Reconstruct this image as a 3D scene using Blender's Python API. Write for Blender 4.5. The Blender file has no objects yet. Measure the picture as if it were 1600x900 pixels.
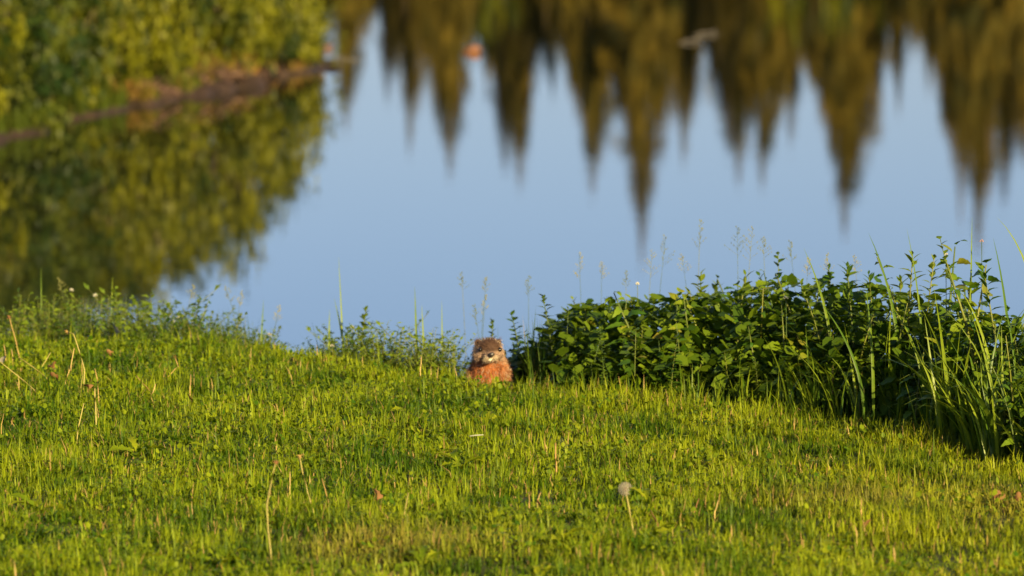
import bpy, bmesh, math, random
import numpy as np
from mathutils import Vector, Matrix, Euler
R = math.radians
random.seed(7)
rng = np.random.default_rng(11)
scene = bpy.context.scene
C = scene.collection

# ------------------------------------------------------------------ camera
CAM_Z, PITCH, HFOV = 2.0, R(5.0), R(9.0)
cam_d = bpy.data.cameras.new('camera')
cam_d.sensor_width = 36.0
cam_d.lens = 18.0 / math.tan(HFOV / 2)
cam_d.clip_start, cam_d.clip_end = 0.5, 9000
cam_d.dof.use_dof = True
cam_d.dof.focus_distance = 18.3
cam_d.dof.aperture_fstop = 5.6
cam = bpy.data.objects.new('camera', cam_d)
cam.location = (0, 0, CAM_Z)
cam.rotation_euler = (R(90) - PITCH, 0, 0)
C.objects.link(cam)
scene.camera = cam

# ------------------------------------------------------------------ sky, sun, exposure
SUN_EL = R(20)
sun_vec = Vector((0.44, -0.898, 0)).normalized() * math.cos(SUN_EL) + Vector((0, 0, math.sin(SUN_EL)))
world = bpy.data.worlds.new('World')
scene.world = world
world.use_nodes = True
wn = world.node_tree
sky = wn.nodes.new('ShaderNodeTexSky')
sky.sky_type = 'NISHITA'
sky.sun_disc = False
sky.sun_elevation = SUN_EL
sky.sun_rotation = math.atan2(sun_vec.x, sun_vec.y)
sky.altitude = 400
sky.air_density = 1.0
sky.dust_density = 1.5
sky.ozone_density = 6.0
bgn = wn.nodes['Background']
bgn.inputs['Strength'].default_value = 0.060
wb = wn.nodes.new('ShaderNodeMix')            # the photograph's white balance, over the whole sky
wb.data_type = 'RGBA'; wb.blend_type = 'MULTIPLY'; wb.inputs['Factor'].default_value = 1
wb.inputs['B'].default_value = (1.17, .965, 1.0, 1)
wn.links.new(sky.outputs[0], wb.inputs['A'])
wn.links.new(wb.outputs['Result'], bgn.inputs['Color'])
sl = bpy.data.lights.new('sun', 'SUN')
sl.energy = 5.0
sl.angle = R(0.53)
sl.color = (1.0, 0.78, 0.38)
so = bpy.data.objects.new('sun', sl)
so.rotation_euler = sun_vec.to_track_quat('Z', 'Y').to_euler()
C.objects.link(so)
scene.view_settings.view_transform = 'Standard'
scene.view_settings.look = 'None'
scene.view_settings.exposure = 1.45
scene.view_settings.gamma = 1.0
scene.render.engine = 'CYCLES'

# ------------------------------------------------------------------ helpers
F = 800.0 / math.tan(HFOV / 2)
FWD = Vector((0, math.cos(PITCH), -math.sin(PITCH)))
UP = Vector((0, math.sin(PITCH), math.cos(PITCH)))


def ray(u, v):
    return FWD + Vector((1, 0, 0)) * ((u - 800) / F) + UP * ((450 - v) / F)


def at(u, v, Y):                       # point on a pixel's ray at depth Y
    d = ray(u, v)
    return Vector((0, 0, CAM_Z)) + d * (Y / d.y)


def on_z(u, v, z):                     # point where a pixel's ray meets height z
    d = ray(u, v)
    return Vector((0, 0, CAM_Z)) + d * ((z - CAM_Z) / d.z)


class Waves:                           # smooth random field, about -1..1
    def __init__(s, seed, scale, n=9):
        r = np.random.default_rng(seed)
        a = r.uniform(0, 2 * np.pi, n)
        k = r.uniform(0.5, 1.7, n) / scale * 2 * np.pi
        s.kx, s.ky, s.p = k * np.cos(a), k * np.sin(a), r.uniform(0, 6.28, n)
        s.n = n

    def __call__(s, x, y):
        x = np.asarray(x, float)[..., None]
        y = np.asarray(y, float)[..., None]
        return np.sin(x * s.kx + y * s.ky + s.p).sum(-1) / math.sqrt(s.n) * 1.1


def tag(o, label=None, cat=None, group=None, kind=None):
    if label: o['label'] = label
    if cat: o['category'] = cat
    if group: o['group'] = group
    if kind: o['kind'] = kind
    return o


def empty(name, loc, rz=0.0, sc=1.0):
    o = bpy.data.objects.new(name, None)
    o.empty_display_size = 0.05
    o.location = loc
    o.rotation_euler = (0, 0, rz)
    o.scale = (sc, sc, sc)
    C.objects.link(o)
    return o


def link(name, me, parent=None, mat=None):
    o = bpy.data.objects.new(name, me)
    if mat is not None and len(me.materials) == 0:
        me.materials.append(mat)
    if parent is not None:
        o.parent = parent
    C.objects.link(o)
    return o


def copy_tree(o, parent=None):
    c = o.copy()
    C.objects.link(c)
    c.parent = parent
    for ch in o.children:
        copy_tree(ch, c)
    return c


def mesh_tris(name, V, T, col=None, smooth=False):
    me = bpy.data.meshes.new(name)
    V = np.ascontiguousarray(V, np.float32)
    T = np.ascontiguousarray(T, np.int32)
    me.vertices.add(len(V))
    me.vertices.foreach_set('co', V.ravel())
    me.loops.add(T.size)
    me.loops.foreach_set('vertex_index', T.ravel())
    me.polygons.add(len(T))
    me.polygons.foreach_set('loop_start', np.arange(0, T.size, T.shape[1], dtype=np.int32))
    if smooth:
        me.polygons.foreach_set('use_smooth', np.ones(len(T), bool))
    me.update(calc_edges=True)
    if col is not None:
        a = me.color_attributes.new('tint', 'FLOAT_COLOR', 'POINT')
        rgba = np.ones((len(V), 4), np.float32)
        rgba[:, :3] = col
        a.data.foreach_set('color', rgba.ravel())
    return me


class MB:                              # small mesh collector
    def __init__(s): s.v, s.f = [], []

    def add(s, vs, fs):
        b = len(s.v)
        s.v += [tuple(p) for p in vs]
        s.f += [tuple(i + b for i in f) for f in fs]

    def tube(s, pts, rad, n=6, cap=True):
        pts = [Vector(p) for p in pts]
        rs = rad if isinstance(rad, (list, tuple)) else [rad] * len(pts)
        b = len(s.v)
        for i, p in enumerate(pts):
            t = (pts[min(i + 1, len(pts) - 1)] - pts[max(i - 1, 0)]).normalized()
            a = t.orthogonal().normalized() if abs(t.z) < .9 else t.cross(Vector((0, 1, 0))).normalized()
            c = t.cross(a)
            for k in range(n):
                an = 2 * math.pi * k / n
                s.v.append(tuple(p + (a * math.cos(an) + c * math.sin(an)) * rs[i]))
        for i in range(len(pts) - 1):
            for k in range(n):
                k2 = (k + 1) % n
                s.f.append((b + i * n + k, b + i * n + k2, b + (i + 1) * n + k2, b + (i + 1) * n + k))
        if cap:
            s.f.append(tuple(b + k for k in range(n))[::-1])
            s.f.append(tuple(b + (len(pts) - 1) * n + k for k in range(n)))

    def mesh(s, name, mat=None, smooth=True):
        me = bpy.data.meshes.new(name)
        me.from_pydata(s.v, [], s.f)
        if smooth:
            me.polygons.foreach_set('use_smooth', [True] * len(me.polygons))
        if mat: me.materials.append(mat)
        me.update()
        return me


ONES = ['', 'first', 'second', 'third', 'fourth', 'fifth', 'sixth', 'seventh', 'eighth', 'ninth', 'tenth',
        'eleventh', 'twelfth', 'thirteenth', 'fourteenth', 'fifteenth', 'sixteenth', 'seventeenth',
        'eighteenth', 'nineteenth']
TENS = {2: 'twent', 3: 'thirt', 4: 'fort', 5: 'fift', 6: 'sixt', 7: 'sevent', 8: 'eight', 9: 'ninet'}


def ordinal(n):
    if n < 20: return ONES[n]
    if n == 100: return 'hundredth'
    if n > 100: return 'hundred-and-' + ordinal(n - 100)
    t, o = divmod(n, 10)
    return TENS[t] + ('ieth' if o == 0 else 'y-' + ONES[o])


# ------------------------------------------------------------------ materials
def new_mat(name):
    m = bpy.data.materials.new(name)
    m.use_nodes = True
    nt = m.node_tree
    return m, nt, nt.nodes['Principled BSDF'], nt.nodes['Material Output']


def leafy(name, c1, c2, rough=.5, spec=.3, trans=.35, attr=False, dry=None, scale=30.0, tcol=None):
    """leaf surface: colour from object random + noise (or the tint attribute), some light passing through"""
    m, nt, p, out = new_mat(name)
    N, L = nt.nodes.new, nt.links.new
    if attr:
        a = N('ShaderNodeVertexColor'); a.layer_name = 'tint'
        colour = a.outputs['Color']
    else:
        oi = N('ShaderNodeObjectInfo')
        tc = N('ShaderNodeTexCoord')
        no = N('ShaderNodeTexNoise'); no.inputs['Scale'].default_value = scale; no.inputs['Detail'].default_value = 3
        L(tc.outputs['Object'], no.inputs['Vector'])
        ad = N('ShaderNodeMath'); ad.operation = 'MULTIPLY_ADD'
        L(no.outputs['Fac'], ad.inputs[0]); ad.inputs[1].default_value = .9
        sb = N('ShaderNodeMath'); sb.operation = 'SUBTRACT'
        L(oi.outputs['Random'], sb.inputs[0]); sb.inputs[1].default_value = .45
        L(sb.outputs[0], ad.inputs[2])
        ra = N('ShaderNodeValToRGB')
        ra.color_ramp.elements[0].color = (*c1, 1)
        ra.color_ramp.elements[1].color = (*c2, 1)
        ra.color_ramp.elements[0].position = .1
        ra.color_ramp.elements[1].position = .85
        if dry:
            e = ra.color_ramp.elements.new(.97); e.color = (*dry, 1)
        L(ad.outputs[0], ra.inputs['Fac'])
        colour = ra.outputs['Color']
    L(colour, p.inputs['Base Color'])
    p.inputs['Roughness'].default_value = rough
    p.inputs['Specular IOR Level'].default_value = spec
    tr = N('ShaderNodeBsdfTranslucent')
    mu = N('ShaderNodeMix'); mu.data_type = 'RGBA'; mu.blend_type = 'MULTIPLY'
    mu.inputs['Factor'].default_value = 1
    L(colour, mu.inputs['A']); mu.inputs['B'].default_value = (*(tcol or (1.5, 1.35, .5)), 1)
    L(mu.outputs['Result'], tr.inputs['Color'])
    mx = N('ShaderNodeMixShader'); mx.inputs['Fac'].default_value = trans
    L(p.outputs[0], mx.inputs[1]); L(tr.outputs[0], mx.inputs[2])
    L(mx.outputs[0], out.inputs['Surface'])
    return m


def rough_mat(name, cols, scale=8.0, rough=.85, bump=.3, detail=8, bscale=None):
    m, nt, p, out = new_mat(name)
    N, L = nt.nodes.new, nt.links.new
    tc = N('ShaderNodeTexCoord')
    no = N('ShaderNodeTexNoise'); no.inputs['Scale'].default_value = scale; no.inputs['Detail'].default_value = detail
    no.inputs['Roughness'].default_value = .65
    L(tc.outputs['Object'], no.inputs['Vector'])
    ra = N('ShaderNodeValToRGB')
    for i, c in enumerate(cols):
        pos = .3 + .4 * i / max(1, len(cols) - 1)
        if i < 2:
            e = ra.color_ramp.elements[i]; e.position = pos
        else:
            e = ra.color_ramp.elements.new(pos)
        e.color = (*c, 1)
    L(no.outputs['Fac'], ra.inputs['Fac'])
    L(ra.outputs['Color'], p.inputs['Base Color'])
    p.inputs['Roughness'].default_value = rough
    p.inputs['Specular IOR Level'].default_value = .25
    if bump:
        n2 = N('ShaderNodeTexNoise'); n2.inputs['Scale'].default_value = bscale or scale * 4; n2.inputs['Detail'].default_value = 6
        L(tc.outputs['Object'], n2.inputs['Vector'])
        b = N('ShaderNodeBump'); b.inputs['Strength'].default_value = bump; b.inputs['Distance'].default_value = .02
        L(n2.outputs['Fac'], b.inputs['Height']); L(b.outputs[0], p.inputs['Normal'])
    return m


M = {}
M['ground'] = rough_mat('soil_and_thatch', [(.022, .024, .005), (.048, .052, .008), (.045, .065, .007)], scale=14, bump=.5)
M['mud'] = rough_mat('wet_mud', [(.012, .008, .005), (.035, .022, .015), (.07, .045, .03)], scale=6, bump=.5, rough=.6)
M['grass'] = leafy('grass_blades', None, None, rough=.5, spec=.14, trans=.42, attr=True, tcol=(1.35, 1.25, .4))
M['broad'] = leafy('broad_leaf', (.045, .105, .005), (.18, .245, .009), rough=.45, spec=.3, trans=.42, dry=(.2, .17, .02))
M['nettle'] = leafy('nettle_leaf', (.035, .095, .007), (.14, .21, .010), rough=.5, spec=.25, trans=.4)
M['slender'] = leafy('slender_leaf', (.04, .09, .005), (.145, .20, .010), rough=.5, spec=.3, trans=.38)
M['stem'] = leafy('green_stem', (.05, .085, .015), (.13, .14, .02), rough=.5, trans=.1)
M['blade'] = leafy('long_blade', (.06, .12, .008), (.19, .25, .015), rough=.42, spec=.35, trans=.4)
M['panicle'] = leafy('seed_head', (.09, .11, .03), (.20, .19, .06), rough=.7, trans=.3)
M['straw'] = leafy('dry_stalk', (.30, .19, .055), (.46, .33, .11), rough=.6, trans=.15, scale=20, tcol=(1, 1, .7))
M['rust'] = leafy('dry_leaf_rust', (.12, .05, .017), (.22, .11, .04), rough=.75, trans=.25, scale=60, tcol=(1, .9, .7))
M['greenstalk'] = leafy('dandelion_stalk', (.24, .21, .05), (.36, .30, .09), rough=.5, trans=.2)
M['dandleaf'] = leafy('dandelion_leaf', (.11, .17, .006), (.24, .27, .010), rough=.6, spec=.1, trans=.45, scale=20)
M['white'] = leafy('white_petals', (.32, .33, .24), (.5, .48, .38), rough=.7, trans=.3, tcol=(1, 1, .95))
M['pink'] = leafy('pink_petals', (.32, .2, .2), (.42, .3, .28), rough=.7, trans=.3, tcol=(1, 1, 1))
M['fluff'] = leafy('seed_fluff', (.27, .25, .18), (.38, .34, .26), rough=.9, trans=.45, tcol=(1, 1, 1))
M['willow'] = leafy('shrub_leaf', None, None, rough=.5, spec=.25, trans=.4, attr=True, tcol=(1.4, 1.2, .4))
M['spruce'] = leafy('spruce_needles', None, None, rough=.7, spec=.15, trans=.12, attr=True, tcol=(1.2, 1.1, .6))
M['bark'] = rough_mat('bark', [(.05, .035, .025), (.12, .085, .06), (.16, .12, .09)], scale=12)
M['drift'] = rough_mat('driftwood', [(.05, .045, .04), (.10, .09, .08), (.14, .125, .11)], scale=9)
M['log'] = rough_mat('sunlit_log', [(.06, .028, .018), (.17, .075, .038), (.24, .12, .065)], scale=11)
M['root'] = rough_mat('root_wood', [(.03, .018, .013), (.08, .045, .032), (.13, .08, .055)], scale=12)

# water
m, nt, p, out = new_mat('pond_water')
N, L = nt.nodes.new, nt.links.new
p.inputs['Base Color'].default_value = (.012, .014, .006, 1)
p.inputs['Roughness'].default_value = .0
p.inputs['IOR'].default_value = 1.333
tc = N('ShaderNodeTexCoord'); mp = N('ShaderNodeMapping')
mp.inputs['Scale'].default_value = (.22, 1.0, 1)
L(tc.outputs['Object'], mp.inputs['Vector'])
n1 = N('ShaderNodeTexNoise'); n1.inputs['Scale'].default_value = 5.0; n1.inputs['Detail'].default_value = 4
L(mp.outputs[0], n1.inputs['Vector'])
bp = N('ShaderNodeBump'); bp.inputs['Strength'].default_value = 1.0; bp.inputs['Distance'].default_value = .00036
L(n1.outputs['Fac'], bp.inputs['Height']); L(bp.outputs[0], p.inputs['Normal'])
M['water'] = m

# ------------------------------------------------------------------ terrain
LAWN_Z, WATER_Z, SHORE_FAR = -0.04, -1.0, 186.0
bnd = [(0, 523), (120, 524), (300, 527), (400, 532), (480, 545), (560, 557), (660, 568), (740, 580), (820, 587), (900, 592), (1000, 600),
       (1100, 610), (1200, 622), (1300, 636), (1400, 650), (1480, 672), (1550, 698), (1600, 712)]
bx, by = [], []
for u, v in bnd:
    q = on_z(u, v, 0.0)
    bx.append(q.x); by.append(q.y)
bx = [-400, -60, -8, -3] + bx + [1.75, 2.6, 4, 8, 60, 400]
by = [21.6, 21.6, 21.5, 21.3] + by + [by[-1] + .15, 18.2, 19.6, 21, 21.6, 21.6]
HOG = at(766, 585, 20.28)
wv1, wv2, wv3 = Waves(1, 2.2), Waves(2, .55), Waves(3, 9.0)


def crest(x):
    return np.interp(x, bx, by)


def left_bank(x, y):
    """height of the point of land on the left of the pond (below WATER_Z where there is none)"""
    # waterline from (u=0,v=215) to the tip (u=480,v=110)
    sx = np.interp(y, [28, 38, 46.4, 50, 53, 55.2, 56.2, 57.5, 60, 70], [-7.5, -5.0, -3.66, -2.95, -2.30, -1.72, -1.62, -2.6, -6, -14])
    d = sx - x + .12 * wv1(x * 3, y * 3)
    lip = np.interp(y, [44, 50, 52.5, 54], [.35, .4, .9, 1.0]) * (1 + .4 * wv2(x * .6, y * .6))
    return np.interp(d, [-1.5, -.12, .0, .10, .25, .8, 2.5, 8], [0, 0, 0, .09, .12, .17, .30, .70]) * lip + np.interp(d, [-1.5, -.12, 0], [-1.9, -1.15, -1.0])


def height(x, y):
    x = np.asarray(x, float); y = np.asarray(y, float)
    t = y - crest(x)
    z = np.interp(t, [-60, -6, 0, .28, .75, 1.5, 2.6, 4.0, 9], [-.5, LAWN_Z, LAWN_Z, -.13, -.20, -.50, -1.02, -1.5, -2.0])
    z = z + .006 * wv1(x, y) * (t < 1) + .004 * wv2(x, y) * (t < 1)
    g = np.exp(-(((x - HOG.x) / .3) ** 2 + ((y - HOG.y - .2) / .42) ** 2) ** 2)
    z = z * (1 - g) + np.interp(y - HOG.y, [-.05, .08, .35, .7], [-.13, -.135, -.21, -.26]) * g
    z = np.where(y > 27, np.maximum(z, left_bank(x, y)), z)
    far = np.interp(y - SHORE_FAR - 2.5 * wv3(x / 3, 0 * y), [-10, -1, 0, 1, 4, 40, 400, 3000], [-9, -1.6, -1.02, -.8, -.5, .6, 8, 60])
    z = np.maximum(z, far)
    side = np.interp(np.abs(x), [0, 70, 80, 100, 3000], [-9, -9, -.9, 0, 30])
    z = np.where(y > 21, np.maximum(z, side), z)
    return z


def hz(x, y): return float(height(x, y))


xs = np.unique(np.concatenate([np.linspace(-3.2, 3.2, 160), np.linspace(-14, 14, 120), np.linspace(-90, 90, 70), np.linspace(-3000, 3000, 25)]))
ys = np.unique(np.concatenate([np.linspace(13, 26, 230), np.linspace(-30, 30, 50), np.linspace(26, 75, 150), np.linspace(75, 240, 70), np.linspace(-3000, 3500, 27)]))
X, Y = np.meshgrid(xs, ys)
Z = height(X, Y)
nx, ny = len(xs), len(ys)
idx = np.arange(nx * ny).reshape(ny, nx)
quads = np.stack([idx[:-1, :-1], idx[:-1, 1:], idx[1:, 1:], idx[1:, :-1]], -1).reshape(-1, 4)
gm = mesh_tris('ground', np.stack([X, Y, Z], -1).reshape(-1, 3), quads, smooth=True)
ground = link('ground', gm, mat=M['ground'])
gm.materials.append(M['mud'])                      # wet mud of the pond bed and its banks
qz = Z.ravel()[quads].mean(1)
gm.polygons.foreach_set('material_index', (qz < -.80).astype(np.int32))
gm.update()
tag(ground, 'brown soil under the lawn, banks and pond', 'ground', kind='structure')

wm = bpy.data.meshes.new('water')
wm.from_pydata([(-95, 22.2, WATER_Z), (95, 22.2, WATER_Z), (95, 196, WATER_Z), (-95, 196, WATER_Z)], [], [(0, 1, 2, 3)])
water = link('water', wm, mat=M['water'])
tag(water, 'still pond mirroring blue sky and dark spruces', 'water', kind='structure')

# ------------------------------------------------------------------ lawn
def blade_mesh(name, P, yaw, h, lean, w, col, bend=.5):
    n = len(P)
    dx, dy = np.cos(yaw), np.sin(yaw)
    sx, sy = -dy, dx
    l1, l2 = lean * (1 - bend), lean * (1 + bend)
    V = np.zeros((n, 5, 3), np.float32)
    m1 = h * .55
    mid = P + np.stack([dx * np.sin(l1) * m1, dy * np.sin(l1) * m1, np.cos(l1) * m1], -1)
    m2 = h * .45
    tip = mid + np.stack([dx * np.sin(l2) * m2, dy * np.sin(l2) * m2, np.cos(l2) * m2], -1)
    s = np.stack([sx * w, sy * w, 0 * w], -1) * .5
    V[:, 0] = P - s; V[:, 1] = P + s
    V[:, 2] = mid - s * .85; V[:, 3] = mid + s * .85
    V[:, 4] = tip
    b = np.arange(n)[:, None] * 5
    T = np.concatenate([b + np.array([[0, 1, 3]]), b + np.array([[0, 3, 2]]), b + np.array([[2, 3, 4]])], 0)
    cc = np.repeat(col, 5, 0)
    return mesh_tris(name, V.reshape(-1, 3), T, cc)


def mixc(a, b, t):
    return np.asarray(a) * (1 - t[:, None]) + np.asarray(b) * t[:, None]


pa, pb, pc, pd = Waves(21, .9), Waves(22, .28), Waves(23, .6), Waves(24, .12)


def lawn_cols(x, y, r):
    n = len(x)
    t = np.clip(.47 + .30 * pa(x, y) + .32 * pb(x, y) + .15 * pd(x, y) + r.normal(0, .25, n), 0, 1)
    c = mixc((.043, .095, .003), (.215, .265, .008), t)
    # right part drier / yellower
    yel = np.clip((x - .1) / 1.6 + .25 * pc(x, y), 0, 1) * .55
    c = c * (1 - yel[:, None]) + mixc((.12, .145, .005), (.30, .295, .010), t) * yel[:, None]
    dry = (r.random(n) < .035 + .05 * np.clip(pc(x, y), 0, 1))
    c[dry] = mixc((.25, .16, .05), (.42, .30, .11), r.random(dry.sum()))
    # the tan, thin patches
    for (u, v, rx, ry) in [(560, 842, .17, .09), (690, 832, .22, .10), (1570, 772, .16, .10), (1340, 765, .2, .08)]:
        q = on_z(u, v, 0)
        k = np.exp(-(((x - q.x) / rx) ** 2 + ((y - q.y) / (ry * 3)) ** 2)) * .42
        k = k * (r.random(n) < .85)
        c = c * (1 - k[:, None]) + mixc((.20, .13, .035), (.34, .24, .08), r.random(n)) * k[:, None]
    return c


def lawn(name, n, xr, yr, seed, hm, wm_, keep):
    r = np.random.default_rng(seed)
    y = np.sqrt(r.uniform(yr[0] ** 2, yr[1] ** 2, n))
    x = r.uniform(-1, 1, n) * xr(y)
    k = keep(x, y)
    x, y = x[k], y[k]
    # clump: pull blades towards tuft centres
    cell = .035
    cx = (np.floor(x / cell) + .5) * cell + .012 * np.sin(np.floor(y / cell) * 12.9 + np.floor(x / cell) * 7.3)
    cy = (np.floor(y / cell) + .5) * cell + .012 * np.sin(np.floor(x / cell) * 9.1 + np.floor(y / cell) * 3.7)
    pull = r.uniform(0, .45, len(x))
    x0, y0 = x, y
    x = x + (cx - x) * pull; y = y + (cy - y) * pull
    z = height(x, y) - .004
    n = len(x)
    h = hm * (1 + .25 * pa(x + 3, y) + .36 * pb(x - 2, y) + .28 * pd(x, y)) * r.uniform(.45, 1.35, n)
    h = np.where(r.random(n) < .04, h * 1.7, h)
    h = np.clip(h, .012, .13)
    lean = np.abs(r.normal(.3, .75, n)) + .1
    yaw = np.arctan2(y0 - cy, x0 - cx) + r.normal(0, 1.6, n)
    w = wm_ * r.uniform(.6, 1.4, n)
    me = blade_mesh(name, np.stack([x, y, z], -1), yaw, h, lean, w, lawn_cols(x, y, r), .55)
    o = link(name, me, mat=M['grass'])
    return o


o = lawn('lawn_grass', 470000, lambda y: .085 * y + .55, (14.3, 21.9), 5, .038, .0035, lambda x, y: y < crest(x) + .12)
tag(o, 'short sunlit yellow-green lawn grass sloping up to the pond bank', 'grass', kind='stuff')
o = lawn('lawn_grass', 170000, lambda y: 5 + 0 * y, (12.5, 21.9), 6, .046, .011,
         lambda x, y: (y < crest(x) + .12) & ((np.abs(x) > .085 * y + .53) | (y < 14.3)))
tag(o, 'surrounding lawn grass outside the middle of the slope', 'grass', kind='stuff')


# small clover / ground-ivy leaves through the lawn
def leaflet_field(name, n, keepf, seed, size, colf, zoff):
    r = np.random.default_rng(seed)
    y = np.sqrt(r.uniform(14.3 ** 2, 21.6 ** 2, n)); x = r.uniform(-1, 1, n) * (.085 * y + .35)
    k = keepf(x, y, r)
    x, y = x[k], y[k]; n = len(x)
    z = height(x, y) + zoff * r.uniform(.35, 1.1, n)
    s = size * r.uniform(.5, 1.4, n)
    yaw = r.uniform(0, 6.28, n); tilt = np.abs(r.normal(.5, .35, n)); fold = r.uniform(.1, .5, n)
    d = np.stack([np.cos(yaw) * np.cos(tilt), np.sin(yaw) * np.cos(tilt), np.sin(tilt) * np.sign(r.random(n) - .25)], -1)
    sd = np.stack([-np.sin(yaw), np.cos(yaw), 0 * yaw], -1)
    nn = np.cross(d, sd)
    P = np.stack([x, y, z], -1)
    S = s[:, None]; Fo = fold[:, None]
    base = P; tip = P + d * S
    wq = r.uniform(.18, .42, n)[:, None]
    l1 = P + d * S * .35 + (sd + nn * -Fo) * S * wq; l2 = P + d * S * .75 + (sd + nn * -Fo) * S * wq * .8
    r1 = P + d * S * .35 + (-sd + nn * -Fo) * S * wq; r2 = P + d * S * .75 + (-sd + nn * -Fo) * S * wq * .8
    V = np.stack([base, l1, l2, tip, r2, r1], 1).reshape(-1, 3)
    b = np.arange(n)[:, None] * 6
    T = np.concatenate([b + np.array([[0, 3, 1]]), b + np.array([[1, 3, 2]]), b + np.array([[0, 5, 3]]), b + np.array([[5, 4, 3]])], 0)
    me = mesh_tris(name, V, T, np.repeat(colf(x, y, r), 6, 0))
    return link(name, me, mat=M['grass'])


def clover_keep(x, y, r):
    t = crest(x) - y
    k = np.clip(.36 + .35 * pa(x - 5, y + 2) + .25 * pb(x + 7, y) + .38 * np.clip(.2 - x, -.6, 1.2) * (t < 3), 0.02, 1)
    return (r.random(len(x)) < k * .8) & (t > .02)


o = leaflet_field('clover_leaves', 95000, clover_keep, 9, .015,
                  lambda x, y, r: mixc((.042, .10, .003), (.205, .255, .008), np.clip(r.normal(.5, .3, len(x)), 0, 1)), .036)
tag(o, 'small round clover and weed leaves mixed through the lawn', 'clover', kind='stuff')

# ------------------------------------------------------------------ leaves and plants
def leaf_mesh(name, L_, W_, mat, droop=.6, fold=.25, serr=.12, stations=6, petiole=.25, r=None, lobes=0):
    r = r or random
    V, Fc = [], []
    p0 = petiole * L_
    # petiole (thin flat strip)
    V += [(-.0012, 0, 0), (.0012, 0, 0), (-.0012, p0, .0), (.0012, p0, .0)]
    Fc.append((0, 1, 3, 2))
    ang = 0.12
    pos = Vector((0, p0, 0))
    b = len(V)
    for i in range(stations + 1):
        t = i / stations
        wid = W_ * .5 * (math.sin(math.pi * min(1, t ** .62)) ** .85 if 0 < t < 1 else .02)
        if i % 2 == 0: wid *= 1 - serr
        if lobes and i in (2, 4): wid *= 1.28
        if lobes and i == 3: wid *= .72
        a = -droop * t * 1.3 + ang
        c = math.cos(a); s_ = math.sin(a)
        wob = r.uniform(-.05, .05) * W_
        V.append((pos.x - wid, pos.y - wid * .25, pos.z + wid * fold + wob))
        V.append((pos.x, pos.y, pos.z))
        V.append((pos.x + wid, pos.y - wid * .25, pos.z + wid * fold - wob))
        pos = pos + Vector((0, c, s_)) * (L_ / stations)
    for i in range(stations):
        q = b + i * 3
        Fc += [(q, q + 1, q + 4, q + 3), (q + 1, q + 2, q + 5, q + 4)]
    me = bpy.data.meshes.new(name)
    me.from_pydata(V, [], Fc)
    me.polygons.foreach_set('use_smooth', [True] * len(me.polygons))
    me.materials.append(mat)
    me.update()
    return me


rl = random.Random(5)
BROAD = [leaf_mesh('broad_leaf', 1.0, .50 + .11 * (i % 3), M['broad'], droop=.35 + .14 * i, fold=.12 + .05 * (i % 4), serr=.16, stations=7, r=rl, lobes=i % 2) for i in range(6)]
NETTLE = [leaf_mesh('nettle_leaf', 1.0, .34 + .05 * i, M['nettle'], droop=.5 + .25 * i, fold=.25, serr=.22, stations=8, petiole=.15, r=rl) for i in range(4)]


def place_leaf(parent, mesh, pos, yaw, pitch, roll, size, name='leaf'):
    o = bpy.data.objects.new(name, mesh)
    C.objects.link(o)
    o.parent = parent
    o.location = pos
    o.rotation_euler = Euler((pitch, roll, yaw), 'YXZ') if False else (Matrix.Rotation(yaw, 3, 'Z') @ Matrix.Rotation(pitch, 3, 'X') @ Matrix.Rotation(roll, 3, 'Y')).to_euler()
    o.scale = (size, size, size)
    return o


def stem_curve(h, lean, yaw, n=5):
    pts = []
    for i in range(n):
        t = i / (n - 1)
        k = lean * h * t * t
        pts.append(Vector((math.cos(yaw) * k, math.sin(yaw) * k, h * t)))
    return pts


def along(pts, t):
    f = t * (len(pts) - 1); i = min(int(f), len(pts) - 2)
    return pts[i].lerp(pts[i + 1], f - i)


def make_broad_weed(rr, h=.5, nl=15, big=.085, kind=0):
    root = empty('broad_leaved_weed', (0, 0, 0))
    pts = stem_curve(h, rr.uniform(.05, .3), rr.uniform(0, 6.28))
    mb = MB(); mb.tube(pts, [.0045, .004, .0035, .003, .0015], 5)
    link('stem', mb.mesh('stem', M['stem']), root)
    yaw = rr.uniform(0, 6.28)
    for i in range(nl):
        t = .22 + .78 * (i / (nl - 1)) ** .9
        yaw += 2.4 + rr.uniform(-.4, .4)
        s = big * (1.1 - .65 * max(0, t - .55) / .45) * rr.uniform(.75, 1.15)
        if t > .97: s = big * .45
        place_leaf(root, rr.choice(NETTLE if kind else BROAD), along(pts, t), yaw, rr.uniform(-.45, .55) + (.3 if t > .9 else 0), rr.uniform(-.8, .8), s)
    return root


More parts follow.
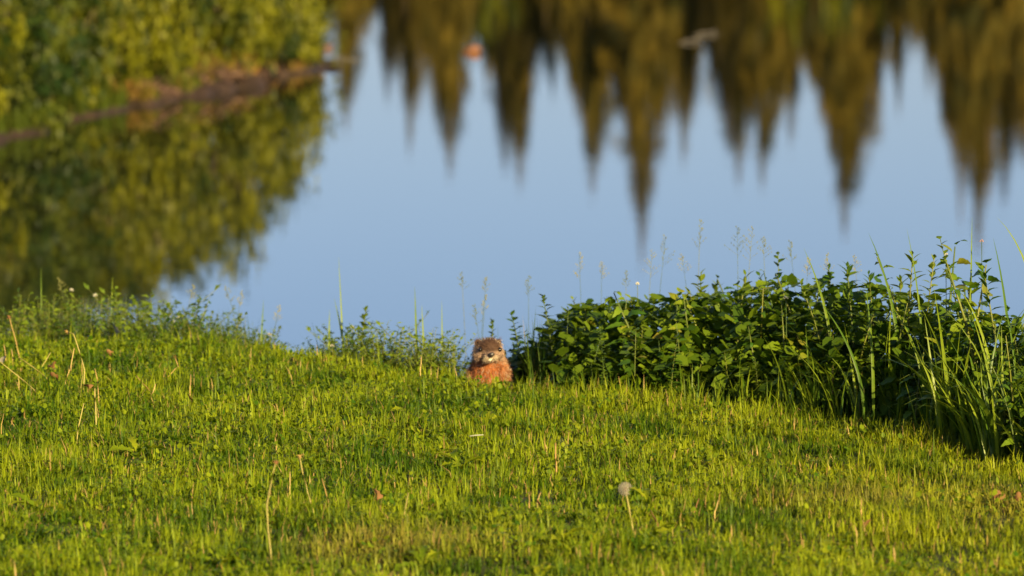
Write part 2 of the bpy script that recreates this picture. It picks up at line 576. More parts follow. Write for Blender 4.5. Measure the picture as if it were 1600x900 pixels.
def make_slender_weed(rr, h=.4, nl=46, ls=.05, wid=.2, name='slender_weed', top=False):
    """upright stem with many narrow leaves, too small to pick apart: one leaves part"""
    root = empty(name, (0, 0, 0))
    pts = stem_curve(h, rr.uniform(.02, .25), rr.uniform(0, 6.28))
    mb = MB(); mb.tube(pts, [.003, .0028, .0024, .002, .001], 5)
    link('stem', mb.mesh('stem', M['stem']), root)
    lb = MB(); yaw = 0
    for i in range(nl):
        t = .15 + .85 * i / (nl - 1)
        yaw += 2.4 + rr.uniform(-.5, .5)
        s = ls * rr.uniform(.7, 1.15) * (1 - .5 * max(0, t - .7) / .3)
        pit = rr.uniform(-.1, .6) + .6 * max(0, t - .75) / .25
        Mx = Matrix.Rotation(yaw, 3, 'Z') @ Matrix.Rotation(pit, 3, 'X') @ Matrix.Rotation(rr.uniform(-.5, .5), 3, 'Y')
        w = s * wid * rr.uniform(.8, 1.3)
        loc = [Vector((0, 0, 0)), Vector((-w, s * .35, w * .3)), Vector((0, s * .4, 0)), Vector((w, s * .35, w * .3)),
               Vector((-w * .75, s * .7, -s * .02)), Vector((0, s * .72, -s * .06)), Vector((w * .75, s * .7, -s * .02)), Vector((0, s, -s * .16))]
        P0 = along(pts, t)
        lb.add([P0 + Mx @ q for q in loc], [(0, 2, 1), (0, 3, 2), (1, 2, 5, 4), (2, 3, 6, 5), (4, 5, 7), (5, 6, 7)])
    lo = link('leaves', lb.mesh('leaves', M['slender']), root); lo['kind'] = 'stuff'
    return root


def make_low_weed(rr, h, ls, wid):
    root = empty('low_weed', (0, 0, 0))
    sb, lb = MB(), MB()
    for k in range(8):
        a = rr.uniform(0, 6.28)
        pts = [q + Vector((math.cos(a), math.sin(a), 0)) * .012 for q in stem_curve(h * rr.uniform(.55, 1.05), rr.uniform(.1, .7), a)]
        pts[0].z = -.01
        sb.tube(pts, [.0016, .0015, .0013, .001, .0006], 4)
        yaw = rr.uniform(0, 6)
        for i in range(22):
            t = .12 + .88 * i / 21
            yaw += 2.4 + rr.uniform(-.7, .7)
            q0 = ls * rr.uniform(.5, 1.25)
            Mx = Matrix.Rotation(yaw, 3, 'Z') @ Matrix.Rotation(rr.uniform(-.4, .9), 3, 'X') @ Matrix.Rotation(rr.uniform(-.9, .9), 3, 'Y')
            w = q0 * wid * rr.uniform(.8, 1.3); P0 = along(pts, t)
            lb.add([P0 + Mx @ Vector(v_) for v_ in [(0, 0, 0), (-w, q0 * .45, w * .3), (0, q0 * .5, 0), (w, q0 * .45, w * .3), (0, q0, -q0 * .12)]],
                   [(0, 2, 1), (0, 3, 2), (1, 2, 4), (2, 3, 4)])
    link('stems', sb.mesh('stems', M['stem']), root)
    lo = link('leaves', lb.mesh('leaves', M['slender']), root); lo['kind'] = 'stuff'
    return root


def blade_strip(length, width, lean0, curl, n=7, twist=.3):
    """one long grass blade along +Z bending towards +Y, V-folded"""
    V, Fc = [], []
    pos = Vector((0, 0, 0)); a = lean0
    for i in range(n + 1):
        t = i / n
        w = width * .5 * (1 - t ** 2.2) * (.6 + .8 * min(t * 3, 1) * .5) + .0002
        tw = twist * t
        s = Vector((math.cos(tw), math.sin(tw) * .4, 0)) * w
        V += [tuple(pos - s), tuple(pos + Vector((0, -.25 * w, 0))), tuple(pos + s)]
        a += curl / n * (0.4 + 1.2 * t)
        pos = pos + Vector((0, math.sin(a), math.cos(a))) * (length / n)
    for i in range(n):
        q = i * 3
        Fc += [(q, q + 1, q + 4, q + 3), (q + 1, q + 2, q + 5, q + 4)]
    me = bpy.data.meshes.new('blade')
    me.from_pydata(V, [], Fc)
    me.polygons.foreach_set('use_smooth', [True] * len(me.polygons))
    me.materials.append(M['blade'])
    return me


BLADES = [blade_strip(1.0, .022 + .006 * (i % 3), .05 + .1 * (i % 4), [.3, .9, 1.5, .15, 2.0, .6][i], twist=.3 + .2 * i) for i in range(6)]
BLADES_W = [blade_strip(1.0, .034, .04, c, twist=.5) for c in (.25, .7, 1.2)]


def make_grass_tuft(rr, h=.4, nb=9, spread=.03):
    root = empty('tall_grass_tuft', (0, 0, 0))
    for i in range(nb):
        o = bpy.data.objects.new('blade', rr.choice(BLADES)); C.objects.link(o); o.parent = root
        a = rr.uniform(0, 6.28)
        o.location = (math.cos(a) * spread * rr.random(), math.sin(a) * spread * rr.random(), -.01)
        k = h * rr.uniform(.55, 1.1)
        o.rotation_euler = (rr.uniform(-.1, .25), rr.uniform(-.15, .15), rr.uniform(0, 6.28))
        o.scale = (h * rr.uniform(.8, 1.4), k, k)
    return root


GRP_T = 'leafy weeds of the thicket on the right bank'
placed = {'broad': [], 'slender': [], 'tuft': [], 'left': []}

rp = random.Random(3)
P_BROAD = [make_broad_weed(rp, h, n, b, k) for h, n, b, k in [(.52, 22, .075, 0), (.46, 20, .088, 0), (.56, 26, .062, 1), (.40, 20, .07, 0), (.48, 26, .065, 1), (.34, 19, .08, 1)]]
P_SLEND = [make_slender_weed(rp, h, n, l, w) for h, n, l, w in [(.48, 60, .06, .16), (.42, 54, .05, .24), (.36, 48, .055, .13), (.52, 64, .045, .28)]]
P_TUFT = [make_grass_tuft(rp, h, n) for h, n in [(.42, 9), (.36, 8), (.5, 10), (.3, 8)]]
P_LOW = [make_low_weed(rp, h, l, w) for h, l, w in [(.22, .020, .22), (.26, .026, .13), (.18, .018, .28), (.3, .022, .16)]]
used = set()


def near_hog(x, y): return x < HOG.x + .22 and y < HOG.y + .12


def put(proto, x, y, rz, sc, dz=0.0):
    if id(proto) in used:
        o = copy_tree(proto)
    else:
        used.add(id(proto)); o = proto
    o.location = (x, y, hz(x, y) + dz)
    o.rotation_euler = (0, 0, rz)
    o.scale = (sc, sc, sc)
    return o


# skyline of the thicket: wanted top height along the picture
sk_u = [780, 830, 860, 900, 960, 1000, 1100, 1200, 1300, 1400, 1440, 1480, 1540, 1600, 1700]
sk_v = [545, 525, 488, 454, 450, 447, 438, 424, 412, 402, 382, 370, 366, 370, 370]


def thick_spot(u, row, jit):
    q0 = on_z(u, np.interp(u, [p_[0] for p_ in bnd], [p_[1] for p_ in bnd]), 0)
    y = q0.y + row
    x = q0.x * y / q0.y
    return x, y


# rows from the lawn edge backwards
def fill_rows():
    rr = random.Random(17)
    for row, step, kinds in [(.10, 46, 'ss b'), (.24, 34, 'bsbs'), (.42, 34, 'bbs'), (.62, 36, 'bbs'), (.85, 40, 'bsb'), (1.15, 50, 'bs')]:
        u = 800 + 12 * row + rr.uniform(0, 30)
        if row < .2: u = 850
        while u < 1740:
            x, y = thick_spot(u, row + rr.uniform(-.06, .06), 0)
            if near_hog(x, y):
                u += step; continue
            k = rr.choice(kinds)
            vt = np.interp(u, sk_u, sk_v) + rr.uniform(-4, 34)
            g = hz(x, y)
            ztop = at(u, vt, y).z
            H = max(.10, ztop - g)
            if row < .2: H *= rr.uniform(.35, .62)
            elif row < .35: H *= rr.uniform(.6, .9)
            if u > 1615 and row < .7 : H *= .8
            if k == 'b':
                pr = rr.choice(P_BROAD)
                base_h = {0: .52, 1: .46, 2: .56, 3: .40, 4: .48, 5: .34}[P_BROAD.index(pr)]
                sc = min(1.35, max(.5, H / base_h * .95))
                o = put(pr, x, y, rr.uniform(0, 6.28), sc)
                placed['broad'].append((row, x, o))
            elif k == 's':
                pr = rr.choice(P_SLEND)
                base_h = [.48, .42, .36, .52][P_SLEND.index(pr)]
                sc = min(1.3, max(.45, H / base_h))
                o = put(pr, x, y, rr.uniform(0, 6.28), sc)
                placed['slender'].append((row, x, o))
            u += step * rr.uniform(.75, 1.3)
    # grass tufts in front and through the right part
    for i in range(84):
        u = 1000 + 720 * rr.random() ** .6
        row = rr.choice([-.02, .04, .1, .18, .3, .5])
        x, y = thick_spot(u, row + rr.uniform(-.05, .05), 0)
        pr = rr.choice(P_TUFT)
        bh = [.42, .36, .5, .3][P_TUFT.index(pr)]
        H = np.interp(u, [1000, 1200, 1350, 1500, 1700], [.12, .22, .38, .48, .46]) * rr.uniform(.6, 1.15)
        o = put(pr, x, y, rr.uniform(0, 6.28), H / bh)
        placed['tuft'].append((row, x, o))


fill_rows()
for key, noun, cat in [('broad', 'broad-leaved dark green weed', 'weed'), ('slender', 'narrow-leaved upright weed', 'weed')]:
    rows = {}
    for row, x, o in placed[key]:
        rn = 'along the lawn edge' if row < .2 else 'in the front rows' if row < .5 else 'on the skyline'
        rows.setdefault(rn, []).append((x, o))
    for rn, lst in rows.items():
        for i, (x, o) in enumerate(sorted(lst, key=lambda q: q[0])):
            tag(o, '%s %s of the right thicket, %s from the groundhog' % (noun, rn, ordinal(i + 1)), cat, GRP_T)
for i, (row, x, o) in enumerate(sorted(placed['tuft'], key=lambda q: q[1])):
    tag(o, 'tuft of long arching grass blades at the right thicket, %s from the groundhog' % ordinal(i + 1), 'grass tuft', 'tall grass tufts at the right thicket')

rr = random.Random(8)
offs = [(1.50, 15.75), (1.58, 15.45), (1.72, 15.9), (1.66, 15.2), (1.85, 15.6), (1.95, 15.95), (2.1, 15.4), (1.62, 16.2), (2.0, 16.4)]
for i, (x, y) in enumerate(offs):
    o = put(rr.choice(P_SLEND + P_TUFT[:3]), x, y, rr.uniform(0, 6.28), rr.uniform(.55, .95))
    tag(o, 'tall weed standing alone on the lawn right of the thicket corner, %s from the left' % ordinal(i + 1), 'weed', 'weeds on the lawn at far right')

# undergrowth mass filling the thicket's shaded inside
def undergrowth():
    r = np.random.default_rng(31)
    n = 22000
    u = r.uniform(770, 1720, n); row = r.uniform(.1, 1.7, n)
    vb = np.interp(u, [p_[0] for p_ in bnd], [p_[1] for p_ in bnd])
    # ground point of the lawn edge under u
    d = np.tan(PITCH + np.arctan((vb - 450) / F))
    y = CAM_Z / d + row
    x = (u - 800) / F * y
    kp = ~((x < HOG.x + .2) & (y < HOG.y + .15))
    x, y, u, row = x[kp], y[kp], u[kp], row[kp]; n = len(x)
    g = height(x, y)
    vt = np.interp(u, sk_u, sk_v) + 20
    zt = CAM_Z - y * np.tan(PITCH + np.arctan((vt - 450) / F))
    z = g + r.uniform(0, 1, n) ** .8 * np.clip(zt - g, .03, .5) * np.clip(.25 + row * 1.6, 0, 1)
    s = .042 * r.uniform(.4, 1.4, n)
    yaw = r.uniform(0, 6.28, n); tilt = r.normal(-.2, .5, n)
    dd = np.stack([np.cos(yaw) * np.cos(tilt), np.sin(yaw) * np.cos(tilt), np.sin(tilt)], -1)
    sd = np.stack([-np.sin(yaw), np.cos(yaw), r.normal(0, .4, n)], -1)
    nn = np.cross(dd, sd)
    P = np.stack([x, y, z], -1); S = s[:, None]
    V = np.stack([P, P + dd * S * .3 + (sd - .2 * nn) * S * .34, P + dd * S * .7 + (sd - .2 * nn) * S * .27, P + dd * S - nn * S * .1,
                  P + dd * S * .7 - (sd + .2 * nn) * S * .27, P + dd * S * .3 - (sd + .2 * nn) * S * .34], 1).reshape(-1, 3)
    b = np.arange(n)[:, None] * 6
    T = np.concatenate([b + np.array([[0, 3, 1]]), b + np.array([[1, 3, 2]]), b + np.array([[0, 5, 3]]), b + np.array([[5, 4, 3]])], 0)
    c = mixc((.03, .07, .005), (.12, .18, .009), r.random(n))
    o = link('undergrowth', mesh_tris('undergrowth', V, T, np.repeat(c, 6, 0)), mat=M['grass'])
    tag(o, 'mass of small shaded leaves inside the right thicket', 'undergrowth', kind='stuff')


undergrowth()

# rough unmown grass on the near bank behind the lawn (uncountable)
def rough_grass():
    r = np.random.default_rng(41)
    n = 60000
    x = r.uniform(-4.2, 4.2, n); t = r.uniform(.03, 1.7, n)
    y = crest(x) + t
    kk = (np.abs(x - HOG.x) > .12) | (t > .9)
    x, y, t = x[kk], y[kk], t[kk]; n = len(x)
    z = height(x, y)
    hh = np.where(x < -.05, np.interp(t, [0, .15, .5, 1.7], [.035, .06, .13, .3]), np.interp(t, [0, .15, .5, 1.7], [.09, .15, .2, .3]))
    u = 800 + F * x / y
    hh = hh * np.interp(u, [420, 450, 470, 500], [1, .55, .55, 1])
    h = hh * r.uniform(.4, 1.15, n) * (1 + .3 * pb(x, y))
    c = mixc((.028, .065, .005), (.09, .135, .009), np.clip(r.normal(.45, .3, n), 0, 1))
    dr = r.random(n) < .05
    c[dr] = mixc((.25, .17, .05), (.4, .3, .12), r.random(dr.sum()))
    me = blade_mesh('rough_grass', np.stack([x, y, z - .004], -1), r.uniform(0, 6.28, n), h, np.abs(r.normal(0, .3, n)) + .05, .0045 * r.uniform(.6, 1.5, n), c, .6)
    o = link('rough_grass', me, mat=M['grass'])
    tag(o, 'unmown grass growing down the pond bank behind the lawn', 'grass', kind='stuff')


rough_grass()

# low weeds along the left bank
def left_weeds():
    rr = random.Random(23)
    lst = []
    lu = [0, 60, 150, 220, 300, 360, 400, 430]
    lv = [460, 456, 454, 454, 464, 478, 498, 525]
    cu = [450, 500, 560, 620, 680, 720, 770]
    cv = [540, 520, 498, 495, 510, 528, 525]
    def run(us, vs, n, group):
        for i in range(n):
            u = rr.uniform(us[0], us[-1])
            Yb = float(crest(at(u, 530, 21).x)) + rr.uniform(.22, .95)
            q = at(u, 530, Yb)
            x, y = q.x, Yb
            if abs(x - HOG.x) < .11 and y - HOG.y < .6: continue
            H = at(u, np.interp(u, us, vs) + rr.uniform(-2, 34), y).z - hz(x, y)
            if H < .05: continue
            if rr.random() < .3:
                pr = rr.choice(P_TUFT); bh = [.42, .36, .5, .3][P_TUFT.index(pr)]; o = put(pr, x, y, rr.uniform(0, 6), H / bh * .95); lst.append((x, o, 'tuft', group))
            else:
                pr = rr.choice(P_LOW); bh = [.22, .26, .18, .3][P_LOW.index(pr)]
                o = put(pr, x, y, rr.uniform(0, 6.28), min(2.0, H / bh)); lst.append((x, o, 'weed', group))
    run([-80] + lu, [462] + lv, 130, 'left')
    run(cu, cv, 84, 'middle')
    for g, where in [('left', 'along the left bank, %s from the left edge'), ('middle', 'on the bank left of the groundhog, %s from the left')]:
        for kind, noun, cat in [('tuft', 'tuft of arching green grass', 'grass tuft'), ('weed', 'low leafy green weed', 'weed')]:
            sub = sorted([q for q in lst if q[2] == kind and q[3] == g], key=lambda q: q[0])
            for i, (x, o, _, _) in enumerate(sub):
                tag(o, noun + ' ' + where % ordinal(i + 1), cat, 'low plants on the bank ' + g)


left_weeds()

# ------------------------------------------------------------------ individually seen plants
def spire(u, vtop, Y, label, h=None, sc=1.0):
    """pale, upright leafy shoot standing above the thicket"""
    x = at(u, vtop, Y).x
    g = hz(x, Y)
    H = at(u, vtop, Y).z - g
    o = make_slender_weed(random.Random(int(u)), H, 44, .05 * sc, .34, name='leafy_shoot')
    o.location = (x, Y, g)
    o.rotation_euler = (0, 0, u)
    tag(o, label, 'weed', 'pale leafy shoots standing above the bank')


spire(1217, 392, 20.0, 'pale yellow-green leafy spire rising above the middle of the right thicket', sc=.9)
spire(818, 490, 20.5, 'pale forked leafy shoot just right of the groundhog', sc=.8)
spire(868, 465, 20.2, 'bushy leafy shoot at the left end of the right thicket')
spire(772, 503, 21.0, 'small leafy shoot directly above the head of the groundhog', sc=.7)
spire(1098, 432, 20.1, 'short broad leafy tip on the thicket skyline below the tallest reflection', sc=1.2)
spire(985, 528, 19.75, 'star-shaped leafy rosette shoot in front of the dark thicket left part', sc=1.3)
spire(1527, 372, 18.6, 'leafy shoot with pinkish flower on the thicket skyline at far right', sc=.9)
spire(560, 485, 21.0, 'taller feathery weed in the middle of the bank left of the groundhog', sc=.7)


def long_blade(u0, v0, u1, v1, Y, width, label, curve=.15):
    """one long grass blade of a thin grass plant: base pixel, tip pixel"""
    a = at(u0, v0, Y); b = at(u1, v1, Y + .05)
    g = hz(a.x, Y)
    root = empty('long_grass_blade', (a.x, Y, g))
    base = Vector((0, 0, -.01)); knee = Vector((0, 0, max(.02, a.z - g))); tip = b - Vector((a.x, Y, g))
    n = 12; V, Fc = [], []
    for i in range(n + 1):
        t = i / n
        p_ = base.lerp(knee, t).lerp(knee.lerp(tip, t), t)
        p_ = p_ + Vector((curve * (tip.x - base.x) * math.sin(math.pi * t) * -.3, -.02 * math.sin(math.pi * t), curve * .15 * math.sin(math.pi * t) * 0))
        w = width * .5 * min(1, .5 + t * 2) * (1 - t ** 3) + .0003
        tw = .3 + .5 * t
        s = Vector((math.cos(tw), math.sin(tw), 0)) * w
        V += [tuple(p_ - s), tuple(p_ + Vector((0, -.3 * w, 0))), tuple(p_ + s)]
    for i in range(n):
        q = i * 3
        Fc += [(q, q + 1, q + 4, q + 3), (q + 1, q + 2, q + 5, q + 4)]
    me = bpy.data.meshes.new('blade'); me.from_pydata(V, [], Fc)
    me.polygons.foreach_set('use_smooth', [True] * len(me.polygons))
    link('blade', me, root, M['blade'])
    mb = MB(); mb.tube([(0, 0, -.012), (0, 0, .04), tuple(Vector((0, 0, .04)).lerp(knee, .5))], [.003, .0026, .002], 5)
    link('sheath', mb.mesh('sheath', M['stem']), root)
    tag(root, label, 'grass', 'long single grass blades')


for a in [
    (652, 560, 648, 448, 20.9, .012, 'broad upright blue-green grass blade left of the groundhog'),
    (664, 570, 659, 476, 20.85, .010, 'shorter grass blade beside the broad upright one left of the groundhog'),
    (692, 575, 690, 470, 20.8, .008, 'thin grass blade midway between the broad blade and the groundhog'),
    (537, 545, 529, 402, 21.2, .007, 'tallest pale grass blade standing against the water at mid left'),
    (541, 540, 522, 466, 21.2, .010, 'bent grass blade leaning left beside the tallest pale blade'),
    (514, 550, 515, 484, 21.2, .010, 'short stiff grass blade left of the tallest pale blade'),
    (408, 535, 412, 468, 21.5, .008, 'thin grass blade at the right end of the left bank'),
    (66, 510, 64, 418, 22.0, .008, 'tall pale grass stem above the left bank weeds'),
    (174, 500, 176, 432, 22.0, .007, 'thin pale grass stem above the middle of the left bank weeds'),
    (1308, 505, 1256, 388, 19.2, .012, 'grass blade leaning left over the thicket skyline, leftmost of three'),
    (1412, 490, 1357, 364, 18.9, .013, 'grass blade leaning left over the thicket skyline, middle of three'),
    (1446, 500, 1417, 358, 18.8, .008, 'thin pale grass blade beside the middle leaning one'),
    (1515, 470, 1519, 340, 18.6, .009, 'upright pale grass stem at the highest part of the thicket'),
    (1585, 520, 1552, 372, 18.4, .013, 'broad grass blade leaning left near the right edge'),
    (1640, 420, 1558, 340, 18.4, .010, 'dark grass blade slanting in from the right edge over water'),
    (1350, 560, 1280, 470, 18.7, .010, 'low grass blade leaning left inside the thicket'),
    (1450, 560, 1395, 480, 18.5, .012, 'bright grass blade in front of the dark right thicket'),
    (1365, 540, 1352, 445, 18.7, .010, 'straight bright grass blade in the middle of the right thicket'),
    (1560, 540, 1500, 452, 18.1, .012, 'arching bright grass blade at the right of the thicket'),
    (1592, 560, 1570, 480, 18.0, .010, 'short bright grass blade beside the right edge'),
    (1470, 610, 1420, 530, 18.2, .011, 'bright grass blade low in the dark right corner of the thicket'),
]:
    long_blade(*a)


def panicle(u, v, Y, headpx, label, lean=0.0, base_u=None):
    top = at(u, v, Y)
    bxp = at(base_u if base_u is not None else u + 6, v, Y).x
    g = hz(bxp, Y)
    root = empty('flowering_grass', (bxp, Y, g))
    H = top.z - g
    hl = headpx / F * Y * 1.05
    tip = Vector((top.x - bxp, 0, H))
    pts = [Vector((0, 0, -.01)), Vector((0, 0, H * .4)), tip.lerp(Vector((0, 0, H * .5)), .4), tip]
    mb = MB(); mb.tube(pts, [.0012, .0010, .0007, .0004], 5)
    link('stalk', mb.mesh('stalk', M['stem']), root)
    rr = random.Random(int(u * 7 + v)); hb = MB()
    ax = (pts[3] - pts[2]).normalized()
    for i in range(15):
        t = i / 14
        p_ = tip - ax * hl * (1 - t)
        an = rr.uniform(0, 6.28); ln = hl * (.42 * (1 - t) + .08) * rr.uniform(.5, 1.2)
        e = p_ + Vector((math.cos(an), math.sin(an), .75)).normalized() * ln
        hb.tube([p_, e], [.0004, .0003], 3, cap=False)
        for k in range(2):
            c = p_.lerp(e, .6 + .4 * k); s = .0015 * rr.uniform(.7, 1.3)
            d = Vector((0, 0, 1)) * s * 2.4
            hb.add([c - d, c + Vector((s, 0, 0)), c + Vector((-s * .5, s * .86, 0)), c + Vector((-s * .5, -s * .86, 0)), c + d],
                   [(0, 2, 1), (0, 3, 2), (0, 1, 3), (4, 1, 2), (4, 2, 3), (4, 3, 1)])
    link('seed_head', hb.mesh('seed_head', M['panicle'], smooth=False), root)
    return tag(root, label, 'grass', 'flowering grasses standing against the water')


pans = [(905, 396, 20.9, 40), (940, 410, 21.0, 26), (978, 424, 20.9, 24), (1019, 392, 20.8, 42), (1040, 370, 20.9, 44), (1065, 398, 20.8, 28),
        (1094, 345, 20.6, 46), (1152, 356, 20.5, 44), (1176, 356, 20.4, 50), (1192, 372, 20.4, 30), (1234, 378, 20.4, 32), (1264, 404, 20.3, 26),
        (1292, 398, 20.2, 30), (1334, 400, 20.1, 30), (721, 426, 21.3, 26), (760, 434, 21.3, 22), (826, 432, 21.1, 30), (741, 478, 21.2, 30),
        (758, 462, 21.2, 30), (378, 455, 21.9, 24), (352, 448, 21.9, 24), (302, 446, 22.0, 24), (436, 478, 21.8, 24), (92, 436, 22.1, 24)]
for i, (u, v, Y_, hp) in enumerate(sorted(pans)):
    panicle(u, v, Y_, hp, 'wispy flowering grass against the water, %s from the left' % ordinal(i + 1), base_u=u + random.Random(i).uniform(-26, 30))


def flower(u, v, Y, mat, label, dpx=7, name='white_flower'):
    c = at(u, v, Y); g = hz(c.x, Y)
    root = empty(name, (c.x, Y, g))
    H = c.z - g
    rr = random.Random(int(u + v))
    mb = MB(); mb.tube([(0, 0, -.01), (.004, 0, H * .5), (0, 0, H)], [.0014, .0012, .001], 5)
    link('stem', mb.mesh('stem', M['stem']), root)
    hb = MB(); r_ = dpx / F * Y * .5
    for i in range(26):
        z_ = rr.uniform(-.3, 1); an = rr.uniform(0, 6.28); q = math.sqrt(max(0, 1 - z_ * z_))
        d = Vector((math.cos(an) * q, math.sin(an) * q, z_)); s = d.orthogonal().normalized() * r_ * .32
        b0 = Vector((0, 0, H)) + d * r_ * .2
        hb.add([b0, b0 + d * r_ * .5 + s, b0 + d * r_ * .9, b0 + d * r_ * .5 - s], [(0, 1, 2, 3)])
    link('petals', hb.mesh('petals', mat), root)
    tag(root, label, 'flower', 'small flowers on the bank')


for u, v, Y_, lab in [(112, 454, 22.1, 'white flower head above the left bank weeds, nearest the left edge'),
                      (149, 462, 22.0, 'white flower head above the left bank weeds, right of the first'),
                      (270, 502, 21.7, 'pale cream flower low among the right part of the left bank weeds'),
                      (279, 497, 21.75, 'smaller cream flower beside the low cream one on the left bank'),
                      (421, 523, 21.5, 'tiny white flower where the left bank weeds end'),
                      (519, 541, 21.0, 'pale yellowish flower low on the bank left of the groundhog'),
                      (551, 512, 21.1, 'white flower on the skyline of the bank left of the groundhog'),
                      (996, 444, 20.3, 'round white bud on the skyline of the thicket left part'),
                      (1478, 398, 18.7, 'white flower at the top of the thicket near the right edge'),
                      (1228, 466, 19.3, 'small white flower half hidden in the thicket below the pale spire')]:
    flower(u, v, Y_, M['white'], lab)
flower(1534, 377, 18.6, M['pink'], 'pale pink flower on the highest part of the right thicket', 6.5, 'pink_flower')

# ------------------------------------------------------------------ dandelion stalks, seed clock, rosettes
def stalk(pix, label, mat='straw', rad=.0026, head=None, name='dandelion_stalk', head_d=.016):
    """pix: list of pixels from the visible foot upward"""
    ft = on_z(pix[0][0], pix[0][1], .0)
    Y_ = ft.y
    gx = ft.x - (at(*pix[1], Y_).x - ft.x) * .35
    g = hz(gx, Y_)
    root = empty(name, (gx, Y_, g))
    o = Vector((gx, Y_, g))
    pts = [Vector((0, 0, -.008))]
    pix3 = [at(u, v, Y_ + .02 * i) - o for i, (u, v) in enumerate(pix)]
    pts += pix3
    fine = []
    for i in range(len(pts) - 1):
        fine += [pts[i], pts[i].lerp(pts[i + 1], .5)]
    fine.append(pts[-1])
    mb = MB(); mb.tube(fine, [rad * (1.1 - .35 * i / (len(fine) - 1)) for i in range(len(fine))], 6)
    link('stalk', mb.mesh('stalk', M[mat]), root)
    if head:
        rr = random.Random(int(pix[0][0])); hb = MB(); tip = pts[-1]; ax = (pts[-1] - pts[-2]).normalized()
        for i in range(16):
            an = rr.uniform(0, 6.28); s1 = ax.orthogonal().normalized(); s2 = ax.cross(s1)
            d = (ax * rr.uniform(-.9, .7) + (s1 * math.cos(an) + s2 * math.sin(an)) * .8).normalized()
            w = d.orthogonal().normalized() * head_d * .13
            hb.add([tip - w, tip + w, tip + d * head_d * rr.uniform(.4, .7)], [(0, 1, 2)])
        hb.tube([tip - ax * .006, tip, tip + ax * .004], [rad * .8, rad * 1.9, rad * 1.2], 6)
        link('spent_head', hb.mesh('spent_head', M[head], smooth=False), root)
    return tag(root, label, 'stalk', 'dry dandelion stalks in the lawn')


ST = [
    ([(31, 562), (24, 530), (14, 495)], 'tall straight brown stalk with small head near the left edge', 'straw', 'rust'),
    ([(54, 609), (26, 586), (-3, 563)], 'long pale stalk slanting down from the left edge', 'greenstalk', None),
    ([(73, 590), (52, 574), (31, 559)], 'pale stalk slanting right beside the tall brown one', 'greenstalk', None),
    ([(62, 578), (70, 566), (79, 551)], 'short greenish stalk leaning right among the left stalks', 'greenstalk', None),
    ([(131, 602), (132, 578), (124, 549), (115, 522), (104, 518)], 'tall yellow stalk with its head bent over to the left', 'greenstalk', 'straw'),
    ([(102, 597), (110, 575), (116, 544)], 'thin brown stalk leaning right left of the tall bent yellow one', 'straw', None),
    ([(154, 622), (152, 592), (148, 576)], 'slightly crooked tan stalk right of the tall bent yellow one', 'straw', None),
    ([(150, 658), (149, 630), (148, 607)], 'thick pale upright stalk below the crooked tan one', 'greenstalk', None),
    ([(121, 676), (126, 652), (131, 630)], 'pale stalk leaning right, lowest of the left group', 'greenstalk', None),
    ([(236, 612), (224, 600), (213, 587)], 'tan stalk leaning left, left arm of a V shape', 'straw', None),
    ([(237, 618), (240, 610), (243, 600)], 'short pale stub at the foot of the V shape', 'straw', None),
    ([(258, 594), (268, 583), (276, 574)], 'tan stalk leaning right, right arm of the V shape', 'straw', None),
    ([(281, 580), (277, 568), (273, 558)], 'short tan stalk topping the right arm of the V shape', 'straw', 'rust'),
    ([(9, 560), (8, 550), (6, 538)], 'short brown stub at the left edge', 'straw', None),
    ([(20, 562), (19, 553), (18, 545)], 'short tan stub beside the tall brown stalk', 'straw', None),
    ([(126, 612), (127, 600), (129, 586)], 'thin yellow stalk at the foot of the tall bent one', 'greenstalk', None),
    ([(297, 606), (298, 596), (298, 585)], 'thin pale upright stalk right of the V shape', 'straw', None),
    ([(2, 664), (4, 655), (6, 646)], 'tan stub at the left edge below the stalk group', 'straw', None),
    ([(423, 862), (419, 830), (417, 790), (424, 752), (431, 722)], 'longest wavy yellow stalk with brown head in the near lawn', 'greenstalk', 'rust'),
    ([(489, 796), (481, 770), (473, 738), (468, 713)], 'yellow-green stalk leaning left with small head in the near lawn', 'greenstalk', 'straw'),
    ([(513, 783), (508, 765), (503, 748)], 'short tan stalk right of the leaning yellow-green one', 'straw', None),
    ([(453, 763), (453, 750), (453, 737)], 'thin tan upright stalk between the two long yellow ones', 'straw', None),
    ([(630, 813), (634, 792), (638, 770)], 'thin pale stalk leaning right in the middle of the near lawn', 'greenstalk', None),
    ([(869, 723), (868, 708), (868, 692)], 'thick orange-tan stub standing upright right of centre', 'straw', None),
    ([(827, 787), (827, 778), (826, 769)], 'short orange stub, left one of a close pair', 'straw', None),
    ([(840, 782), (842, 776), (845, 769)], 'short orange stub, right one of a close pair', 'straw', None),
    ([(1028, 819), (1022, 808), (1016, 797)], 'brown stub leaning left below the seed clock', 'rust', None),
    ([(1085, 798), (1088, 790), (1092, 779)], 'orange-tan stub leaning right, right of the seed clock', 'rust', None),
    ([(1117, 800), (1120, 791), (1122, 782)], 'bright tan stub leaning right, farthest right of the stubs', 'straw', None),
    ([(1346, 797), (1346, 788), (1346, 778)], 'yellow stub in the drier lawn on the right', 'straw', None),
    ([(657, 576), (658, 566), (658, 556)], 'tan stub at the lawn crest left of the groundhog', 'straw', None),
]
for pix, lab, mt, hd in ST:
    thick = 'thick' in lab
    stalk(pix, lab, mt, .0028 if thick else .0018, hd)


